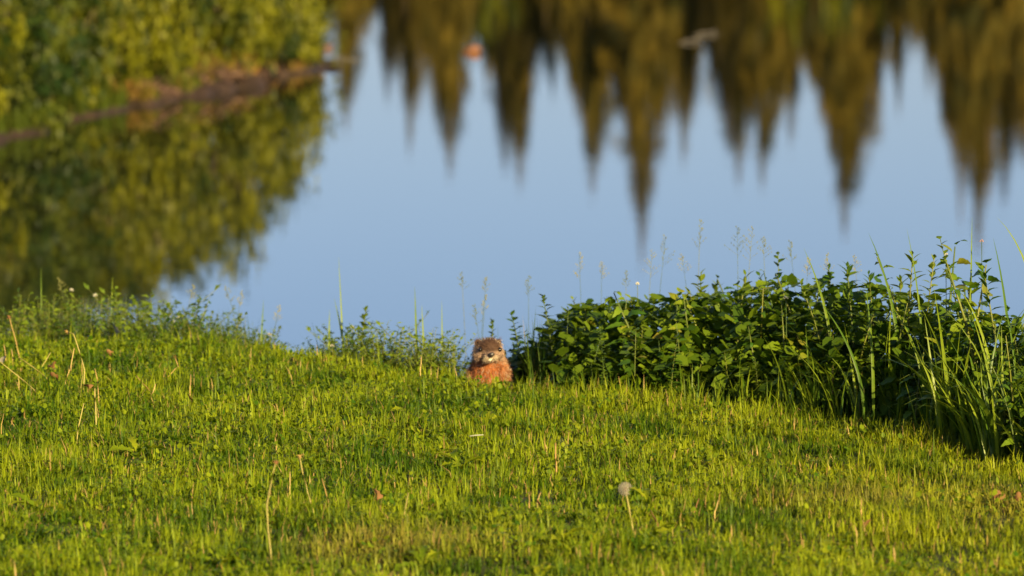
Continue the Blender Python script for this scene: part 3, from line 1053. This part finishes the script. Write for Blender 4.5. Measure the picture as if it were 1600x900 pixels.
def seed_clock():
    ft = on_z(990, 828, .0); Y_ = ft.y
    g = hz(ft.x, Y_)
    root = empty('dandelion_seed_clock', (ft.x, Y_, g)); o = Vector((ft.x, Y_, g))
    top = at(977, 764, Y_) - o; mid = at(983, 795, Y_) - o
    mb = MB(); mb.tube([Vector((0, 0, -.008)), Vector((0, 0, .02)), mid, top], [.0020, .0018, .0016, .0014], 6)
    link('stalk', mb.mesh('stalk', M['greenstalk']), root)
    core = MB(); core.tube([top - Vector((0, 0, .006)), top, top + Vector((0, 0, .004))], [.002, .0048, .003], 7)
    link('core', core.mesh('core', M['rust']), root)
    hb = MB(); rr = random.Random(2); Rr = .0165
    for i in range(130):
        z_ = 1 - 2 * (i + .5) / 130; an = i * 2.39996; q = math.sqrt(1 - z_ * z_)
        d = Vector((math.cos(an) * q, math.sin(an) * q, z_))
        if d.x > .55 and d.z < .3: continue            # a few seeds have blown away
        e = top + d * Rr * rr.uniform(.85, 1.0)
        s1 = d.orthogonal().normalized(); s2 = d.cross(s1)
        hb.add([top + d * .004 - s1 * .0002, top + d * .004 + s1 * .0002, e], [(0, 1, 2)])
        for k in range(5):
            a2 = 2 * math.pi * k / 5 + i
            f = (d * .5 + s1 * math.cos(a2) + s2 * math.sin(a2)).normalized() * .0062
            w = f.cross(d).normalized() * .0006
            hb.add([e - w, e + w, e + f], [(0, 1, 2)])
    fl = link('seed_fluff', hb.mesh('seed_fluff', M['fluff'], smooth=False), root)
    tag(root, 'pale grey dandelion seed clock standing in the near lawn', 'dandelion')


seed_clock()

LD = []
for i in range(4):
    rr = random.Random(50 + i)
    V, Fc = [], []
    n = 9; pos = Vector((0, 0, 0)); a = .9 - .15 * i
    for k in range(n + 1):
        t = k / n
        w = (.035 + .12 * t ** .8) * (1.25 if k % 2 else .62) * (1 if t < .85 else (1 - t) / .15 * .9 + .05)
        V += [(-w, pos.y, pos.z + w * .35), (0, pos.y, pos.z), (w, pos.y, pos.z + w * .35 + rr.uniform(-.02, .02))]
        a -= .16
        pos += Vector((0, math.cos(a), math.sin(a))) / n
    for k in range(n):
        q = k * 3; Fc += [(q, q + 1, q + 4, q + 3), (q + 1, q + 2, q + 5, q + 4)]
    me = bpy.data.meshes.new('leaf'); me.from_pydata(V, [], Fc); me.polygons.foreach_set('use_smooth', [True] * len(Fc)); me.materials.append(M['dandleaf'])
    LD.append(me)


def rosette(rr):
    root = empty('dandelion_rosette', (0, 0, 0))
    n = rr.randint(6, 9); y0 = rr.uniform(0, 6)
    for i in range(n):
        place_leaf(root, rr.choice(LD), (0, 0, .004), y0 + 6.28 * i / n + rr.uniform(-.3, .3), rr.uniform(.0, .6), rr.uniform(-.6, .6), rr.uniform(.05, .085))
    return root


rr = random.Random(77)
PR = [rosette(rr) for _ in range(5)]
spots = [(345, 868), (40, 858), (215, 872), (120, 742), (1012, 775), (940, 850), (1015, 838), (870, 845), (1140, 868), (545, 792), (660, 872),
         (770, 800), (265, 618), (50, 635), (330, 700), (215, 700), (470, 655), (640, 640), (720, 720), (575, 690), (400, 808), (1290, 860), (1420, 880),
         (905, 660), (1000, 690), (1120, 720), (60, 788), (840, 890), (480, 880), (380, 640), (555, 620), (180, 590), (760, 655), (1230, 760)]
ros = []
for u, v in spots:
    q = on_z(u, v, -.01)
    o = put(rr.choice(PR), q.x, q.y, rr.uniform(0, 6.28), rr.uniform(.8, 1.25))
    ros.append((v, u, o))
for key, where in [((0, 700), 'upper lawn'), ((700, 2000), 'near lawn')]:
    sub = sorted([q for q in ros if key[0] <= q[0] < key[1]], key=lambda q: q[1])
    for i, (v, u, o) in enumerate(sub):
        tag(o, 'bright toothed dandelion leaf rosette in the %s, %s from the left' % (where, ordinal(i + 1)), 'dandelion', 'dandelion rosettes in the lawn')


def dry_leaf(u, v, size, label, seed, mat='rust', lift=.03):
    q = on_z(u, v, .0); rr = random.Random(seed)
    me = leaf_mesh('dry_leaf', size, size * .6, M[mat], droop=rr.uniform(-1.6, 1.6), fold=rr.uniform(.5, 1.2), serr=.25, stations=6, petiole=.2, r=rr, lobes=1)
    o = link('dry_leaf', me)
    o.location = (q.x, q.y, hz(q.x, q.y) + lift)
    o.rotation_euler = (rr.uniform(.2, 1.1), rr.uniform(-.6, .6), rr.uniform(0, 6.28))
    tag(o, label, 'leaf', 'dry curled leaves in the lawn')


for i, (u, v, s, lab, mt) in enumerate([
    (86, 572, .05, 'rust-brown curled dry leaf among the left stalks, upper one', 'rust'),
    (92, 592, .04, 'rust-brown curled dry leaf among the left stalks, lower one', 'rust'),
    (142, 606, .04, 'reddish dry leaf beside the thick pale stalk', 'rust'),
    (178, 556, .035, 'small rust dry leaf in the upper lawn between the stalk groups', 'rust'),
    (304, 622, .03, 'small round rust leaf right of the V-shaped stalks', 'rust'),
    (590, 775, .045, 'rust-red dry leaf standing in the middle of the near lawn', 'rust'),
    (1553, 776, .034, 'pinkish dry leaf on the bare patch at right, left one', 'rust'),
    (1572, 771, .038, 'pinkish dry leaf on the bare patch at right, middle one', 'rust'),
    (1590, 777, .034, 'pinkish dry leaf on the bare patch at right, right one', 'rust'),
    (182, 526, .05, 'pale grey-white withered head at the crest of the left lawn', 'fluff'),
    (4, 582, .04, 'pale grey withered leaf at the left edge of the upper lawn', 'fluff'),
    (845, 786, .03, 'small orange dry leaf beside the pair of stubs', 'rust'),
    (1350, 815, .03, 'rust dry leaf in the drier lawn on the right', 'rust'),
]):
    dry_leaf(u, v, s, lab, i, mt, lift=.022 if mt == 'rust' else .05)
a = on_z(733, 689, .0); b = on_z(752, 692, .0)
mb = MB(); mb.tube([(0, 0, 0), (.018, .004, .002), (.04, .0, .004)], [.002, .0022, .0016], 6)
tw = link('white_twig', mb.mesh('white_twig', M['white'])); tw.location = (a.x, a.y, hz(a.x, a.y) + .05)
tag(tw, 'short white twig lying on the grass right of centre', 'twig')

# ------------------------------------------------------------------ groundhog
def build_hog():
    bm = bmesh.new()

    def ell(c, r, rot=None):
        mt = Matrix.Translation(c)
        if rot: mt = mt @ Euler(rot).to_matrix().to_4x4()
        mt = mt @ Matrix.Diagonal((*r, 1))
        bmesh.ops.create_icosphere(bm, subdivisions=3, radius=1.0, matrix=mt)

    def limb(pts, rs):
        for i in range(len(pts) - 1):
            a_, b_ = Vector(pts[i]), Vector(pts[i + 1])
            for k in range(7):
                t = k / 6
                r_ = rs[i] * (1 - t) + rs[i + 1] * t
                ell(a_.lerp(b_, t), (r_, r_, r_))
    ell((0, .30, .025), (.076, .13, .08))
    ell((0, .17, .066), (.064, .13, .078))
    ell((0, .05, .095), (.057, .080, .085))
    ell((0, .015, .135), (.050, .058, .056))
    ell((0, -.005, .165), (.046, .05, .045))
    ell((0, -.036, .184), (.039, .050, .034))          # skull
    ell((0, -.03, .200), (.030, .040, .018))
    for s in (-1, 1):
        ell((s * .024, -.036, .166), (.023, .032, .023))  # cheeks
        ell((s * .011, -.082, .163), (.013, .018, .013))  # whisker pads
        ell((s * .024, -.058, .190), (.010, .012, .008))  # brow
        ell((s * .036, -.008, .204), (.0115, .006, .0125), (0, 0, s * -.5))  # ears
        limb([(s * .042, .03, .10), (s * .050, .035, .06), (s * .042, -.015, .02)], [.028, .023, .015])
        ell((s * .042, -.03, .012), (.017, .026, .012))
        for k in range(4):
            ell((s * .042 + (k - 1.5) * .008, -.055, .008), (.004, .013, .005))
        ell((s * .082, .31, -.015), (.045, .078, .062))
        ell((s * .086, .24, -.048), (.02, .055, .015))
    ell((0, -.082, .174), (.017, .028, .015))           # muzzle bridge
    ell((0, -.078, .153), (.014, .018, .010))           # chin
    limb([(0, .40, .0), (.015, .48, -.06), (.03, .56, -.085)], [.03, .027, .016])
    me = bpy.data.meshes.new('hog_raw'); bm.to_mesh(me); bm.free()
    tmp = bpy.data.objects.new('tmp_hog', me); C.objects.link(tmp)
    md = tmp.modifiers.new('r', 'REMESH'); md.mode = 'VOXEL'; md.voxel_size = .0042
    ms = tmp.modifiers.new('s', 'SMOOTH'); ms.factor = .5; ms.iterations = 5
    dg = bpy.context.evaluated_depsgraph_get(); dg.update()
    out_me = bpy.data.meshes.new_from_object(tmp.evaluated_get(dg))
    bpy.data.objects.remove(tmp)
    out_me.name = 'body'
    return out_me


def hog_col(P):
    x, y, z = P[:, 0], P[:, 1], P[:, 2]
    n = len(P)
    c = np.tile(np.array([.20, .12, .065]), (n, 1))

    def blend(col, k):
        nonlocal c
        k = np.clip(k, 0, 1)[:, None]
        c = c * (1 - k) + np.array(col) * k
    sm = lambda v, a_, b_: np.clip((v - a_) / (b_ - a_), 0, 1)
    blend((.34, .115, .038), sm(y, .12, .02) * sm(z, .170, .135) * (1 - .45 * sm(np.abs(x), .03, .06)))                       # rusty chest, forelegs
    blend((.29, .19, .13), sm(y, .04, .0) * sm(z, .138, .155) * sm(z, .205, .185))    # tan face and cheeks
    blend((.075, .040, .024), sm(z, .191, .200) * sm(y, .05, .02))                     # dark cap
    blend((.075, .040, .024), sm(z, .176, .186) * sm(np.abs(x), .020, .010) * sm(y, -.06, -.075) * 0 + sm(z, .178, .186) * sm(y, -.055, -.065))
    blend((.40, .32, .22), sm(y, -.074, -.084) * sm(z, .171, .164))                    # pale muzzle
    blend((.38, .29, .2), sm(y, -.05, -.07) * sm(z, .158, .150))                      # pale chin
    blend((.03, .02, .015), sm(y, -.02, -.04) * sm(z, .02, .012))                      # dark paws
    return c


hog_root = empty('groundhog', (HOG.x - .008, HOG.y, -.138), R(-5), .95)
def turn_head(me, ang=R(12)):
    n_ = len(me.vertices); c_ = np.zeros(n_ * 3, np.float32); me.vertices.foreach_get('co', c_); c_ = c_.reshape(-1, 3)
    k = np.clip((.03 - c_[:, 1]) / .04, 0, 1) * np.clip((c_[:, 2] - .135) / .025, 0, 1)
    a_ = ang * k * k * (3 - 2 * k)
    x_, y_ = c_[:, 0].copy(), c_[:, 1] - .0
    c_[:, 0] = x_ * np.cos(a_) - y_ * np.sin(a_)
    c_[:, 1] = x_ * np.sin(a_) + y_ * np.cos(a_)
    me.vertices.foreach_set('co', c_.ravel()); me.update()


hbody = build_hog()
nv = len(hbody.vertices)
co = np.zeros(nv * 3, np.float32); hbody.vertices.foreach_get('co', co); co = co.reshape(-1, 3)
no_ = np.zeros(nv * 3, np.float32); hbody.vertices.foreach_get('normal', no_); no_ = no_.reshape(-1, 3)
at_ = hbody.color_attributes.new('tint', 'FLOAT_COLOR', 'POINT')
rg = np.ones((nv, 4), np.float32); rg[:, :3] = hog_col(co) * .85
at_.data.foreach_set('color', rg.ravel())
hbody.polygons.foreach_set('use_smooth', np.ones(len(hbody.polygons), bool))
M['fur'] = leafy('fur', None, None, rough=.65, spec=.2, trans=.15, attr=True, tcol=(1, .9, .75))
hbody.materials.clear(); hbody.materials.append(M['fur'])
body = link('body', hbody, hog_root)
# fur strands
r = np.random.default_rng(8)
pick = r.integers(0, nv, 42000)
P = co[pick] + r.normal(0, .0012, (len(pick), 3)).astype(np.float32)
Nn = no_[pick]
bare = np.zeros(len(P), bool)
for cpt, rad_ in [((.0325, -.069, .186), .0095), ((-.0325, -.069, .186), .0095), ((0, -.113, .173), .012)]:
    bare |= np.linalg.norm(P - np.array(cpt), axis=1) < rad_
P, Nn = P[~bare], Nn[~bare]
face = np.clip((-.02 - P[:, 1]) / .05, 0, 1)
flow = np.stack([0 * face, .6 + .3 * face, -.75 + .5 * face], -1)
D = Nn * .75 + flow * .55 + r.normal(0, .22, P.shape)
D /= np.linalg.norm(D, axis=1)[:, None]
ln = (.013 - .0075 * face) * r.uniform(.6, 1.3, len(P))
side = np.cross(D, r.normal(0, 1, P.shape)); side /= np.linalg.norm(side, axis=1)[:, None]
wd = .0007
V = np.stack([P - side * wd, P + side * wd, P + D * ln[:, None]], 1).reshape(-1, 3)
fc = hog_col(P) * r.uniform(.6, 1.45, (len(P), 1))
gz = (r.random(len(P)) < .2) & (P[:, 1] > -.05)
fc[gz] = np.array([.42, .33, .24])
fm = mesh_tris('fur', V, np.arange(len(V)).reshape(-1, 3), np.repeat(fc, 3, 0))
fur = link('fur', fm, hog_root, M['fur']); fur['kind'] = 'stuff'
m, nt, p, out = new_mat('eye_black'); p.inputs['Base Color'].default_value = (.008, .006, .005, 1); p.inputs['Roughness'].default_value = .12
M['eye'] = m
m, nt, p, out = new_mat('nose_skin'); p.inputs['Base Color'].default_value = (.02, .014, .012, 1); p.inputs['Roughness'].default_value = .4
M['nose'] = m
m, nt, p, out = new_mat('tooth_ivory'); p.inputs['Base Color'].default_value = (.55, .48, .33, 1); p.inputs['Roughness'].default_value = .35
M['tooth'] = m


def blob(name, c, r_, mat, parent, shape=None):
    bm = bmesh.new()
    bmesh.ops.create_icosphere(bm, subdivisions=2, radius=1, matrix=Matrix.Translation(c) @ Matrix.Diagonal((*r_, 1)))
    if shape: shape(bm)
    me = bpy.data.meshes.new(name); bm.to_mesh(me); bm.free()
    me.polygons.foreach_set('use_smooth', [True] * len(me.polygons)); me.materials.append(mat)
    return link(name, me, parent)


for s in (-1, 1):
    blob('eye', (s * .0325, -.0685, .186), (.0072, .0066, .0072), M['eye'], hog_root)


def nose_shape(bm):
    for v in bm.verts:
        if v.co.z < .172: v.co.x *= .6


blob('nose', (0, -.111, .173), (.0105, .006, .0085), M['nose'], hog_root, nose_shape)
mb = MB()
for s in (-1, 1):
    mb.add([(s * .0004, -.099, .160), (s * .0042, -.098, .160), (s * .0038, -.1005, .152), (s * .0006, -.1015, .152),
            (s * .0004, -.095, .160), (s * .0042, -.094, .160)], [(0, 1, 2, 3), (4, 5, 1, 0), (1, 5, 2), (0, 3, 4)])
link('teeth', mb.mesh('teeth', M['tooth'], smooth=False), hog_root)
wb = MB()
for s in (-1, 1):
    for k in range(5):
        b0 = Vector((s * .018, -.092 + .003 * k, .166 - .003 * (k % 3)))
        wb.tube([b0, b0 + Vector((s * .02, .002, .002 - .003 * k)), b0 + Vector((s * .036, .012, -.002 - .006 * k))], [.0003, .00025, .0001], 3, cap=False)
link('whiskers', wb.mesh('whiskers', M['nose']), hog_root)
for ch in hog_root.children:
    turn_head(ch.data)
tag(hog_root, 'rust-brown groundhog facing the camera with its head above the lawn crest', 'groundhog')

# ------------------------------------------------------------------ left bank across the water
def shrub_mesh(seed, clumps=95, per=44, leaf=.075, lo=(.010, .026, .002), hi=(.175, .18, .006)):
    r = np.random.default_rng(seed)
    # clump centres in an uneven dome, unit radius / height
    th = r.uniform(0, 6.28, clumps); zz = r.uniform(.02, 1, clumps) ** .9
    rad = np.sqrt(np.clip(1 - (zz - .35) ** 2 / .5, .03, 1)) * r.uniform(.35, 1.15, clumps)
    cx, cy, cz = rad * np.cos(th), rad * np.sin(th), zz + r.normal(0, .08, clumps)
    n = clumps * per
    ci = np.repeat(np.arange(clumps), per)
    sp = r.uniform(.05, .12, clumps)[ci]
    P = np.stack([cx[ci], cy[ci], cz[ci]], -1) + r.normal(0, 1, (n, 3)) * sp[:, None] * np.array([1, 1, .8])
    P[:, 2] = np.clip(P[:, 2], .02, None)
    yaw = r.uniform(0, 6.28, n); tilt = r.normal(-.3, .6, n)
    d = np.stack([np.cos(yaw) * np.cos(tilt), np.sin(yaw) * np.cos(tilt), np.sin(tilt)], -1)
    s = np.cross(d, r.normal(0, 1, (n, 3))); s /= np.linalg.norm(s, axis=1)[:, None]
    L_ = leaf * r.uniform(.6, 1.4, n)[:, None]
    V = np.stack([P, P + d * L_ * .5 + s * L_ * .28, P + d * L_, P + d * L_ * .5 - s * L_ * .28], 1).reshape(-1, 3)
    b = np.arange(n)[:, None] * 4
    T = np.concatenate([b + np.array([[0, 1, 2]]), b + np.array([[0, 2, 3]])], 0)
    t = np.clip(r.normal(.42, .36, clumps)[ci] + r.normal(0, .15, n), 0, 1)
    c = mixc(lo, hi, t)
    return mesh_tris('foliage', V, T, np.repeat(c, 4, 0))


def stems_mesh(seed, n=9):
    rr = random.Random(seed); mb = MB()
    for i in range(n):
        a = rr.uniform(0, 6.28); k = rr.uniform(.2, .75)
        mb.tube([(math.cos(a) * .05, math.sin(a) * .05, -.08), (math.cos(a) * k * .35, math.sin(a) * k * .35, .35), (math.cos(a) * k, math.sin(a) * k, rr.uniform(.65, .95))],
                [.022, .015, .005], 5)
    return mb.mesh('stems', M['bark'])


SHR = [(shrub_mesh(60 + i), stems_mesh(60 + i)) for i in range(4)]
SHD = [(shrub_mesh(160 + i, lo=(.014, .034, .004), hi=(.085, .105, .008)), stems_mesh(160 + i)) for i in range(3)]  # same shrub with a darker leaf tint, used toward the left end
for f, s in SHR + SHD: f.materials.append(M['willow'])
shr_list = []
rr = random.Random(91)
for (u, Yb, back, rad_, h_) in [
    (500, 55.5, .10, .26, .42), (478, 55.6, .38, .40, .78), (452, 55.3, .50, .46, 1.05), (418, 54.6, .60, .55, 1.25), (372, 53.6, .60, .55, 1.38), (345, 53.2, 1.4, .7, 1.6),
    (300, 52.4, .6, .55, 1.32), (255, 51.4, .65, .60, 1.36), (215, 50.6, .75, .62, 1.36), (170, 49.6, .6, .55, 1.25), (125, 48.9, .65, .60, 1.35), (80, 48.2, .75, .62, 1.35),
    (40, 47.4, .65, .60, 1.3), (5, 46.7, .65, .58, 1.2), (-40, 45.4, .7, .65, 1.3), (-90, 44.0, .8, .7, 1.35), (-140, 42.4, .9, .75, 1.4), (-190, 40.8, .9, .75, 1.35), (-250, 39.2, 1.0, .8, 1.4), (-310, 37.6, 1.0, .8, 1.3),
    (400, 55.8, 1.5, .7, 1.3), (290, 54.0, 1.8, .85, 1.5), (220, 52.5, 1.9, .85, 1.55), (150, 51.0, 1.9, .85, 1.6), (90, 49.8, 1.9, .85, 1.6), (30, 48.8, 2.0, .85, 1.6)]:
    sxw = float(np.interp(Yb, [28, 38, 46.4, 50, 53, 55.2, 56.2, 57.5, 60, 70], [-7.5, -5.0, -3.66, -2.95, -2.30, -1.72, -1.62, -2.6, -6, -14]))
    x = sxw - back * (.90 if u > 280 else .78)
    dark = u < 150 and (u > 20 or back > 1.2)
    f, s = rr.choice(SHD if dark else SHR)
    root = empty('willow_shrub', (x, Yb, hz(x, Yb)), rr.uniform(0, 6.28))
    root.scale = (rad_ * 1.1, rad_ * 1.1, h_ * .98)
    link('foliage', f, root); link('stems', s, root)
    shr_list.append((back > 1.2, -Yb, root, dark))
for bk in (False, True):
    for i, (_, _, o, dk) in enumerate(sorted([q for q in shr_list if q[0] == bk], key=lambda q: q[1])):
        tag(o, '%s shrub %s of the far left bank, %s from the tip' % ('dark green' if dk else 'yellow-green', 'in the back row' if bk else 'on the water side', ordinal(i + 1)), 'shrub', 'shrubs on the far left bank')

# dry and green grass hanging over that bank
def bank_grass():
    r = np.random.default_rng(71)
    n = 36000
    y = r.uniform(38, 57.2, n)
    sxw = np.interp(y, [28, 38, 46.4, 50, 53, 55.2, 56.2, 57.5, 60, 70], [-7.5, -5.0, -3.66, -2.95, -2.30, -1.72, -1.62, -2.6, -6, -14])
    x = sxw - r.uniform(.0, 1.0, n) ** 1.3 * 1.2
    z = height(x, y)
    k = z > WATER_Z + .03
    x, y, z = x[k], y[k], z[k]; n = len(x)
    t = np.clip(.12 + .4 * pa(x * .8, y * .8) + .35 * (y - 52) / 3 + r.normal(0, .25, n), 0, 1)
    c = mixc((.07, .10, .012), (.42, .22, .07), t)
    h = r.uniform(.06, .2, n)
    yaw = r.normal(0, 1.0, n)
    me = blade_mesh('bank_grass', np.stack([x, y, z - .01], -1), yaw, h, np.abs(r.normal(.5, .4, n)), .010 * r.uniform(.6, 1.6, n), c, .7)
    o = link('bank_grass', me, mat=M['grass'])
    tag(o, 'orange and green dry grass overhanging the far left bank', 'grass', kind='stuff')


bank_grass()

# exposed roots / sticks on the bank
rr = random.Random(12)
rts = [(345, 122, .5), (365, 140, .4), (310, 150, .55), (265, 165, .5), (240, 160, .4), (400, 105, .4), (330, 135, .35), (440, 112, .5)]
for i, (u, v, ln_) in enumerate(sorted(rts)):
    Yb = on_z(u, np.interp(u, [0, 480], [215, 112]), WATER_Z).y
    sxw = float(np.interp(Yb, [46.4, 50, 53, 55.2, 56.2], [-3.66, -2.95, -2.30, -1.72, -1.62]))
    q = Vector((sxw - .12, Yb, hz(sxw - .12, Yb)))
    mb = MB(); a = rr.uniform(-.5, .5)
    pts = [Vector((-.1, 0, -.05)), Vector((.05, .05, .06 + rr.uniform(0, .05))), Vector((.16, .1 + ln_ * .3 * math.sin(a), .05)), Vector((.22 + .1 * rr.random(), ln_ * .5, -.02 - .1 * rr.random()))]
    mb.tube(pts, [.035, .03, .02, .01], 7)
    for k in range(3):
        b0 = pts[1].lerp(pts[2], rr.random())
        mb.tube([b0, b0 + Vector((.06, rr.uniform(-.15, .15), rr.uniform(-.02, .1))), b0 + Vector((.12, rr.uniform(-.25, .25), rr.uniform(-.1, .12)))], [.014, .01, .004], 5)
    o = link('exposed_root', mb.mesh('exposed_root', M['root'])); o.location = q
    tag(o, 'brown exposed root on the far left bank, %s from the left' % ordinal(i + 1), 'root', 'exposed roots on the far left bank')

# things on the water
def lump(name, u, v, size, mat, label, cat, seed):
    q = on_z(u, v, WATER_Z)
    bm = bmesh.new(); bmesh.ops.create_icosphere(bm, subdivisions=3, radius=1)
    rr = random.Random(seed); ph = [rr.uniform(0, 6) for _ in range(6)]
    for w in bm.verts:
        c = w.co
        k = 1 + .16 * math.sin(3 * c.x + ph[0]) + .13 * math.sin(4 * c.y + 3 * c.z + ph[1]) + .07 * math.sin(9 * c.x + 5 * c.z + ph[2])
        w.co = Vector((c.x * size[0] * k, c.y * size[1] * k, c.z * size[2] * k))
        w.co.z += .25 * w.co.x
    me = bpy.data.meshes.new(name); bm.to_mesh(me); bm.free()
    me.polygons.foreach_set('use_smooth', [True] * len(me.polygons)); me.materials.append(mat)
    o = link(name, me); o.location = (q.x, q.y, WATER_Z + size[2] * .45)
    tag(o, label, cat)


lump('floating_log', 737, 82, (.10, .08, .038), M['log'], 'small orange-brown log end poking out of the pond, upper middle', 'log', 3)
lump('shore_rock', 512, 76, (.04, .05, .026), M['log'], 'small orange-brown rock in the water off the tip of the left bank', 'rock', 5)
for i, (u0, u1, v, lab) in enumerate([(1085, 1125, 56, 'pale floating driftwood stick on the pond, upper right, longer one'),
                                      (1062, 1098, 68, 'pale floating driftwood stick on the pond, upper right, lower one')]):
    a, b = on_z(u0, v, WATER_Z), on_z(u1, v - 3, WATER_Z)
    o_ = a.lerp(b, .5); d = (b - a)
    d.y = max(-.35, min(.35, d.y))
    mb = MB(); mb.tube([-.5 * d, -.15 * d + Vector((0, .02, .015)), .2 * d + Vector((0, -.02, .01)), .5 * d], [.004, .008, .007, .003], 7)
    mb.tube([.1 * d, .2 * d + Vector((.03, .02, .04))], [.008, .004], 5)
    o = link('driftwood_stick', mb.mesh('driftwood_stick', M['drift'])); o.location = o_ + Vector((0, 0, .006))
    tag(o, lab, 'driftwood', 'driftwood floating on the pond')
a, b = on_z(505, 94, WATER_Z), on_z(560, 94, WATER_Z)
mb = MB(); d = (b - a); mb.tube([-.5 * d, Vector((0, .03, .012)), .5 * d], [.006, .008, .004], 6)
o = link('floating_twig', mb.mesh('floating_twig', M['drift'])); o.location = a.lerp(b, .5) + Vector((0, 0, .004))
tag(o, 'thin pale twig floating off the tip of the left bank', 'twig')

# ------------------------------------------------------------------ spruces on the far shore (seen mirrored in the pond)
def spruce_mesh(seed, slim=1.0, dk=1.0):
    """unit height crown, radius about .13"""
    r = np.random.default_rng(seed); V, T, Cc = [], [], []
    levels = 64
    ph1, ph2, ph3 = r.uniform(0, 6.28, 3)
    for i in range(levels):
        t = i / levels
        z = .06 + .94 * t
        rad = (min(.29 * (1 - t), .10 + .06 * (1 - t)) + .007) * slim * r.uniform(.65, 1.2) * (1 + (1 - t) * (.16 * math.sin(i * .55 + ph1) + .12 * math.sin(i * 1.3 + ph2)))
        nb = int(10 - 5 * t)
        a0 = r.uniform(0, 6.28)
        for k in range(nb):
            a = a0 + 6.283 * k / nb + r.normal(0, .2)
            if r.random() < .12: continue
            rr_ = rad * r.uniform(.5, 1.3) * (1 + .3 * math.cos(a - ph3 + i * .12))
            tone = np.clip(r.normal(.5, .25), 0, 1)
            c = (np.array((.026, .030, .006)) * (1 - tone) + np.array((.155, .11, .013)) * tone) * dk
            dirv = np.array((math.cos(a), math.sin(a), 0)); sd = np.array((-math.sin(a), math.cos(a), 0))
            for j in range(5):
                f0 = j / 5; f1 = f0 + .42
                w = rr_ * .30 * (1.1 - f0 * .7)
                zz = z - rr_ * .45 * f0 + r.normal(0, .002)
                p0 = dirv * rr_ * f0 + np.array((0, 0, zz))
                p1 = dirv * rr_ * min(1.05, f1) + sd * w * r.uniform(-.6, .6) + np.array((0, 0, zz - rr_ * .32))
                b = len(V)
                V += [p0 + sd * w, p0 - sd * w, p1, p0 - np.array((0, 0, rr_ * .35)) + sd * w * r.uniform(-1, 1)]
                T += [(b, b + 1, b + 2), (b, b + 3, b + 2)]
                Cc += [c * r.uniform(.75, 1.25)] * 4
    return mesh_tris('crown', np.array(V), np.array(T), np.array(Cc))


SPR = [spruce_mesh(80 + i, s, .25 if i == 4 else .55 if i == 6 else 1.0) for i, s in enumerate((.55, .70, .92, .56, .7, .45, .85))]
for f in SPR: f.materials.append(M['spruce'])
mb = MB(); mb.tube([(0, 0, -.03), (0, 0, .5), (0, 0, .985)], [.011, .007, .0015], 7)
TRUNK = mb.mesh('trunk', M['bark'])
BIG = [shrub_mesh(120 + i, 90, 40, .14) for i in range(2)]
for f in BIG: f.materials.append(M['willow'])
tips = [(542, 178, 1), (606, 133, 4), (640, 209, 0), (702, 246, 1), (680, 160, 1), (789, 236, 4), (811, 262, 1), (863, 130, 1), (927, 272, 1), (900, 160, 1),
        (1002, 378, 3), (990, 230, 2), (1031, 228, 0), (1067, 228, 0), (1154, 258, 1), (1138, 205, 4), (1191, 262, 1), (1234, 200, 0), (1319, 334, 1), (1300, 230, 2),
        (1365, 180, 0), (1403, 152, 0), (1488, 238, 1), (1528, 362, 0), (1512, 250, 2), (1568, 284, 4), (1600, 230, 2), (1640, 250, 1), (1690, 300, 0),
        (480, 160, 1), (430, 230, 1), (370, 200, 2), (300, 260, 1), (220, 190, 1), (140, 250, 2), (60, 210, 1), (-30, 260, 1), (1760, 240, 1), (1830, 300, 1), (655, 150, 5), (716, 170, 5), (800, 190, 6), (828, 150, 5), (940, 190, 5), (915, 190, 6), (968, 160, 6), (1018, 260, 5), (1052, 180, 5), (1080, 160, 6), (1170, 190, 6), (1210, 170, 5), (1285, 170, 5), (1340, 230, 5), (1330, 250, 6), (1500, 315, 5), (1545, 270, 5), (1585, 200, 6), (620, 110, 6), (760, 110, 2), (1110, 100, 2), (575, 30, 1), (1450, 120, 1)]
rr = random.Random(44)
for i, (u, v, k) in enumerate(sorted(tips)):
    D = SHORE_FAR + rr.uniform(5, 16)
    dep = math.tan(PITCH + math.atan((v - 450) / F))
    x = (u - 800) / F * D * 1.003
    top = WATER_Z + (D * dep - (CAM_Z - WATER_Z))
    g = hz(x, D)
    H = (top - g) * 1.075
    root = empty('spruce_tree', (x, D, g), rr.uniform(0, 6.28)); root.scale = (H * 1.05, H * 1.05, H)
    link('crown', SPR[k], root); link('trunk', TRUNK, root)
    tag(root, 'slender spruce on the far shore mirrored in the pond, %s from the left' % ordinal(i + 1), 'spruce', 'spruces on the far shore')
us = sorted(rr.uniform(-150, 1850) for _ in range(170))
for i, u in enumerate(us):
    D = SHORE_FAR + rr.uniform(3.5, 26)
    x = (u - 800) / F * D
    g = hz(x, D)
    dep = math.tan(PITCH + math.atan((rr.uniform(10, 95) - 450) / F))
    H = WATER_Z + (D * dep - 3.0) - g
    if rr.random() < .72:
        root = empty('young_spruce', (x, D, g), rr.uniform(0, 6.28)); s = H * rr.uniform(1.2, 1.7); root.scale = (s, s, H)
        link('crown', rr.choice(SPR), root); link('trunk', TRUNK, root)
        tag(root, 'low spruce filling the far shore mirrored in the pond, %s from the left' % ordinal(i + 1), 'spruce', 'low trees on the far shore')
    else:
        H *= .8
        root = empty('broadleaf_tree', (x, D, g), rr.uniform(0, 6.28)); root.scale = (H * .3, H * .3, H)
        link('crown', rr.choice(BIG), root); link('trunk', TRUNK, root)
        tag(root, 'low leafy tree filling the far shore mirrored in the pond, %s from the left' % ordinal(i + 1), 'tree', 'low trees on the far shore')
